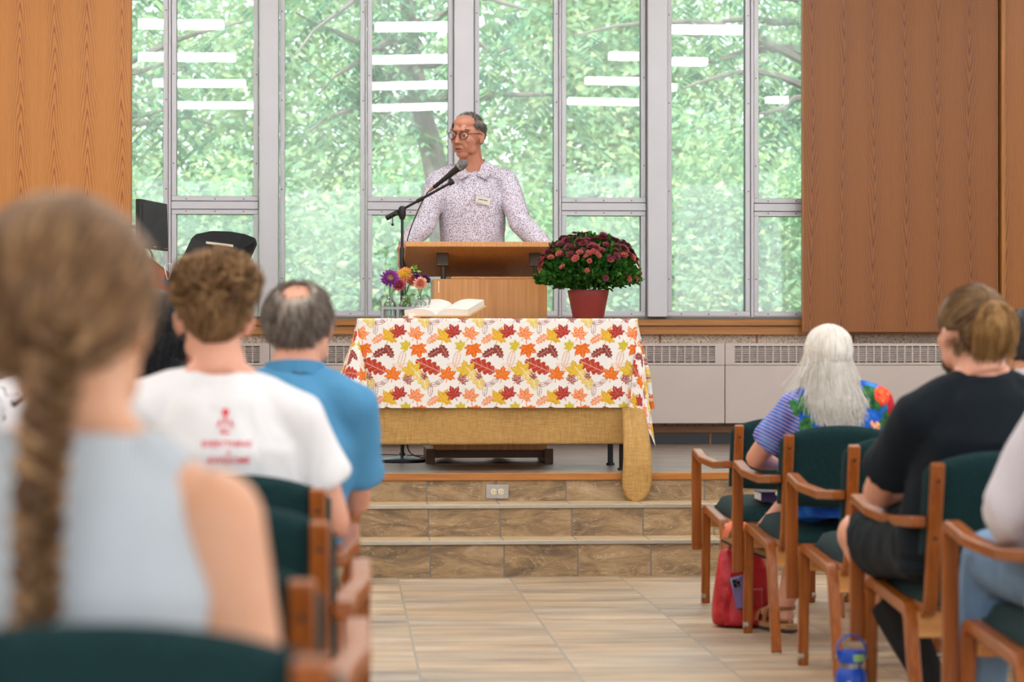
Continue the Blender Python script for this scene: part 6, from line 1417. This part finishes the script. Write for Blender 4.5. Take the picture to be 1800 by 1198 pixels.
# ================================================================ the speaker
SD = 13.02; sp0 = PD(832, 0, SD); sp0.z = Z3; SH = .0
def Ls(x, y, D=SD): p = PD(x, y, D)-sp0; return V3((-p.x, -p.y, p.z))
k = 1.12; R = rot(-34, -5, -4); hd = Ls(822, 239, SD-.06); nb = Ls(830, 297, SD-.01)
Sx = {1: Ls(771, 319), -1: Ls(890, 319)}
Ex = {1: Ls(748, 392, SD-.10), -1: Ls(914, 390, SD-.10)}
Wx = {1: Ls(706, 438, SD-.25), -1: Ls(975, 452, SD-.28)}
hip = V3((0, .0, .98)); chest = Ls(830, 345); 
mb = MB(); head_forms(mb, hd, R, k, neck=nb, nr=.054, jaw=1.05)
f = lambda x, y, z: hd + R @ V3((x*k, y*k, z*k))
mb.tube([f(-.028, .070, .046), f(-.012, .080, .040)], .008*k, 8); mb.tube([f(.028, .070, .046), f(.012, .080, .040)], .008*k, 8)
mb.ell(f(0, .020, .062), (.058*k, .060*k, .040*k), R, 18, 12)
for s in (-1, 1): mb.tube([f(s*.022, .082, -.024), f(s*.034, .072, -.052), f(s*.026, .068, -.066)], [.006*k, .006*k, .004*k], 8)
mb.tube([f(-.022, .078, -.055), f(-.008, .085, -.052), f(.008, .085, -.052), f(.022, .078, -.055)], [.004*k, .006*k, .006*k, .004*k], 8)
mb.tube([f(-.020, .077, -.066), f(0, .084, -.070), f(.020, .077, -.066)], [.004*k, .0075*k, .004*k], 8)
torso(mb, hip, chest, nb, (.150, .148, .165, .15, .060), (.11, .11, .112, .085, .052))
for s in (-1, 1):
    mb.tube([nb+V3((s*.01, 0, .02)), nb.lerp(Sx[s], .5)+V3((0, 0, .014)), Sx[s]], [.04, .046, .052], 14)
    limb3(mb, Sx[s], Ex[s], Wx[s], (.052, .042, .040, .040, .026))
# both hands hold the side edges of the reading top
hand(mb, Wx[1], (.10, .0, -.98), (-1, .0, -.1), .30, 1.0, -1); hand(mb, Wx[-1], (-.12, .35, -.50), (1, .1, 0), .38, 1.0, 1)
for s in (-1, 1): limb3(mb, (s*.09, 0, .93), (s*.13, .02, .50), (s*.14, -.03, .09), (.088, .064, .060, .058, .040))
sk = melt(mb, 'person', SK_S, None, .0048, 3); sk.location = sp0; sk.rotation_euler = (0, 0, PI)
tag(sk, 'man with glasses and short grey hair in a white floral shirt, speaking at the lectern', 'person')
kk = cloth_mat('small_flower_print', (228, 226, 234), .02, .8, .55, 8); c_ = kk.coord()
vd = kk.voronoi(c_, 150, 'F1', 0); vc = kk.voronoi(c_, 150, 'F1', 1); vs_ = kk.voronoi(c_, 170, 'F1', 0)
dotc = kk.ramp(kk.sep(vc)[0], [(.2, (58, 56, 78)), (.5, (96, 74, 90)), (.8, (120, 92, 96))])
b_ = kk.mix(kk.math('MULTIPLY', kk.math('LESS_THAN', vd, .40), .85), lin((214, 210, 226)), dotc); b_ = kk.mix(kk.math('LESS_THAN', vd, .05), b_, lin((206, 196, 206)))
b_ = kk.mix(kk.math('MULTIPLY', kk.math('LESS_THAN', vs_, .22), .75), b_, lin((110, 96, 120))); kk.base(b_); M_flo = kk.m
m = .013; mb = MB(); torso(mb, hip-V3((0, 0, .06)), chest, nb+V3((0, 0, -.006)), (.172, .170, .182, .165, .066), (.128, .130, .127, .095, .06))
for s in (-1, 1):
    mb.tube([nb+V3((s*.02, 0, -.005)), nb.lerp(Sx[s], .55)+V3((0, 0, .006)), Sx[s]], [.053, .057, .060], 16); mb.ell(Sx[s], (.063,)*3, n=16, m=12)
    mb.tube([Sx[s], Sx[s].lerp(Ex[s], .5), Ex[s]], [.065, .062, .058], 18); mb.ell(Ex[s], (.057,)*3, n=16, m=10); e = Ex[s].lerp(Wx[s], .9); mb.tube([Ex[s], Ex[s].lerp(e, .5), e], [.058, .056, .040], 18)
shs = melt(mb, 'shirt', M_flo, sk, .0065, 4, .006, 9, 7)
# collar: band and two points
q = MB(); 
for s in (-1, 1):
    back_ = nb+V3((0, -.074, .068)); sidep = nb+V3((s*.070, -.012, .050)); fr_ = nb+V3((s*.014, .084, -.036)); tipp = nb+V3((s*.072, .112, -.066))
    a_ = [back_, nb+V3((s*.046, -.058, .064)), sidep, nb+V3((s*.056, .046, .014)), fr_]; b2 = [back_+V3((0, -.022, -.055)), nb+V3((s*.070, -.072, -.002)), sidep+V3((s*.034, .004, -.052)), nb+V3((s*.094, .070, -.032)), tipp]
    q.add([tuple(p) for p in a_+b2], [(i, i+1, 6+i, 5+i) for i in range(4)])
q.build('collar', M_flo, shs, solid=.004, angle=60)
M_pcol = plain('collar_shadow_lining', (120, 104, 96), .8)
q = MB(); z0_ = nb.z-.035
for i in range(8):
    zz = z0_-.02-i*.075; q.lathe([(.0055, 0), (.0055, .002)], (0, 0, 0), 12)
    # button on the placket
    o = q
q = MB()
bvs = BVHTree.FromPolygons([v.co.copy() for v in shs.data.vertices], [tuple(p.vertices) for p in shs.data.polygons])
for i in range(6):
    zz = z0_-.03-i*.085; h = bvs.ray_cast(V3((.0, 1, zz)), V3((0, -1, 0)), 3)
    if h[0]: MB().cyl(h[0]+V3((0, .004, 0)), h[0]-V3((0, .002, 0)), .0055, n=12).build('button', plain('shirt_button', (170, 160, 156), .4), shs)
# name tag
tg = Ls(848, 353, SD-.1); h = bvs.ray_cast(V3((tg.x, 1, tg.z)), V3((0, -1, 0)), 3); hp_ = h[0] if h[0] else tg; nr_ = h[1] if h[0] else V3((0, 1, 0))
if nr_.y < 0: nr_ = -nr_
nr_ = V3((nr_.x*.4, nr_.y, nr_.z*.3)).normalized(); ux = V3((-nr_.y, nr_.x, 0)).normalized(); ux = (ux+V3((0, 0, -.16))).normalized(); uz = nr_.cross(ux); uz = uz if uz.z > 0 else -uz
pc_ = hp_+nr_*.006; mt = Matrix((ux, nr_, uz)).transposed()
tgo = MB().box(pc_, (.082, .003, .040), mt).build('name_tag', plain('tag_card', (212, 208, 200), .4), sk, bevel=.0006)
q = MB(); rt = random.Random(2)
for (x0, x1) in ((-.024, -.018), (-.017, -.013), (-.012, -.008), (-.007, -.001), (.003, .008), (.009, .013), (.014, .018), (.019, .024)): q.box(pc_+ux*(x0+x1)/2+uz*.004+nr_*.0018, (x1-x0, .0006, .005), mt)
for (x0, x1) in ((-.034, -.022), (-.020, -.012), (-.010, .0)): q.box(pc_+ux*(x0+x1)/2-uz*.015+nr_*.0018, (x1-x0, .0006, .0016), mt)
q.build('small_lettering', plain('tag_ink', (70, 66, 56), .6), tgo)
mb = MB(); mb.tube([(0, 0, .86), (0, 0, 1.0)], [(.118, .165), (.112, .158)], 20, True, (0, 1, 0))
for s in (-1, 1): mb.tube([(s*.085, 0, .92), (s*.13, .02, .50), (s*.14, -.03, .06)], [.098, .078, .062], 18)
melt(mb, 'trousers', cloth_mat('olive_trousers', (74, 66, 44)).m, sk, .010, 4, .004, 7, 3)
for s in (-1, 1): mb = MB(); shoe(mb, (s*.14, -.03, .085), (s*.2, 1, 0), 1.05); melt(mb, 'shoe', plain('brown_shoe', (60, 42, 30), .4), sk, .008, 3)
# face details
M_lip = plain('lip', (172, 96, 84), .5); M_brow = hair_mat('brow_grey', [(96, 72, 60), (124, 98, 84), (150, 126, 110)]); M_eye = plain('eye_white', (224, 216, 208), .2, 0, .01); M_iris = plain('iris', (54, 44, 36), .15)
for s in (-1, 1):
    ec = f(s*.030, .0705, .006); eb = MB().ell(ec, (.0125*k,)*3, R, 18, 12).build('eyeball', M_eye, sk)
    lk = R @ V3((0, .97, -.22)); MB().ell(ec+lk*.0098*k, (.0062*k, .004*k, .0062*k), R, 14, 8).build('iris', M_iris, eb)
    for up in (1, -1):
        q = MB(); vs = []; fs = []
        for j in range(6):
            el = (math.radians(8+j*13) if up > 0 else math.radians(-14-j*12))
            for i in range(11):
                a = math.radians(-75+i*15); r_ = .0134*k; vs.append(ec + R @ V3((math.sin(a)*math.cos(el)*r_, math.cos(a)*math.cos(el)*r_, math.sin(el)*r_)))
        q.add(vs, [(j*11+i, j*11+i+1, (j+1)*11+i+1, (j+1)*11+i) for j in range(5) for i in range(10)]); q.build('eyelid', SK_S, sk, solid=.0012, angle=180)
    rngb = np.random.default_rng(40+s); pts = []
    for i in range(130):
        t = rngb.random(); x = s*(.012+.038*t); b0 = f(x, .0865-.012*t, .0265+.004*math.sin(t*PI*.8)+rngb.normal()*.0016); d = R @ V3((s*.008, -.002, .002+rngb.normal()*.001)); n_ = R @ V3((0, .0025, 0)); pts.append([b0, b0+d*.5+n_, b0+d])
    strands('eyebrow', np.array([[tuple(p) for p in q_] for q_ in pts]), .0007, M_brow, sk)
MB().tube([f(-.022, .080, -.0575), f(-.008, .0885, -.0555), f(0, .0875, -.056), f(.008, .0885, -.0555), f(.022, .080, -.0575)], [.001, .0026, .0022, .0026, .001], 8).build('upper_lip', M_lip, sk)
MB().tube([f(-.020, .079, -.0645), f(-.007, .0880, -.0675), f(.007, .0880, -.0675), f(.020, .079, -.0645)], [.001, .0034, .0034, .001], 8).build('lower_lip', M_lip, sk)
MB().ell(f(0, .0845, -.0610), (.016*k, .005*k, .0026*k), R, 14, 8).build('mouth_opening', plain('mouth_dark', (60, 22, 22), .6), sk)
# glasses
gls = empty('glasses', (0, 0, 0)); gls.parent = sk; M_fr = plain('tortoise_frame', (62, 36, 34), .3)
for s in (-1, 1):
    cen = V3((s*.0315, .096, .006)); pts = [hd + R @ ((cen+V3((math.cos(a)*.0215, -.010*abs(math.cos(a))*(1 if s*math.cos(a) > 0 else .2), math.sin(a)*(.0175 if math.sin(a) > 0 else .020))))*k) for a in np.linspace(0, 2*PI, 29)]
    MB().tube(pts, .0019, 8, False).build('rim', M_fr, gls)
    MB().tube([f(s*.055, .086, .012), f(s*.070, .068, .014), f(s*.0765, .0, .014), f(s*.076, -.018, .006), f(s*.074, -.026, -.006)], .0019, 8).build('temple', M_fr, gls)
MB().tube([f(-.0085, .0965, .010), f(0, .100, .013), f(.0085, .0965, .010)], .0018, 8).build('bridge', M_fr, gls)
kg = NT('spectacle_lens'); gg = kg.n('ShaderNodeBsdfGlossy'); gg.inputs['Roughness'].default_value = .02; tg_ = kg.n('ShaderNodeBsdfTransparent'); mg = kg.n('ShaderNodeMixShader'); fg = kg.n('ShaderNodeFresnel'); kg.l(kg.math('MULTIPLY', fg.outputs[0], 1.6), mg.inputs[0]); kg.l(tg_.outputs[0], mg.inputs[1]); kg.l(gg.outputs[0], mg.inputs[2]); kg.l(mg.outputs[0], kg.out.inputs['Surface'])
for s in (-1, 1):
    cen = V3((s*.0315, .094, .006)); pts = [hd + R @ ((cen+V3((math.cos(a)*.0205, -.008*abs(math.cos(a))*(1 if s*math.cos(a) > 0 else .2), math.sin(a)*(.0165 if math.sin(a) > 0 else .019))))*k) for a in np.linspace(0, 2*PI, 25)[:-1]]
    q = MB(); q.add([tuple(p) for p in pts]+[tuple(f(s*.0315, .0975, .006))], [(i, (i+1) % 24, 24) for i in range(24)]); q.build('lens', kg.m, gls)
# hair
H9 = hair_mat('hair_grey', [(54, 48, 44), (96, 90, 86), (168, 162, 158)], .5); rng = np.random.default_rng(50); c = hc(hd, R, k)
ok = lambda d: (d[1] < .52+.36*max(0, d[2]-.6) and (d[2] > .30 or d[1] < .02)) and d[2] > -.72 and not (abs(d[0]) > .6 and d[2] < -.15 and d[1] > -.25) and not (d[1] > .05 and d[2] < .05)
ok_ = lambda d: ok(d) and not (d[2] > .55 and d[1] > .38 and rng.random() < .55)
cap('hair', c, R, k, lambda d: ok(d) and d[1] < .4, H9, sk, .035); D0 = sph_dirs(3600, rng, ok_); tg2 = np.where((D0[:, 2] > .55)[:, None], np.array([[.1, -.7, .3]]), np.array([[0, -.45, -.8]])); D1 = D0+tg2*.32; D1 /= np.linalg.norm(D1, axis=1)[:, None]
P = to_head(slerp_path(D0, D1, 7), c, R, rad(k), .03+(.05+.07*np.maximum(0, D0[:, 2])[:, None, None])*np.linspace(0, 1, 7)[None, :, None]*(.5+rng.random((3600, 1, 1)))); strands('hair_strands', rough_paths(P, .003, rng), .0011, H9, sk)
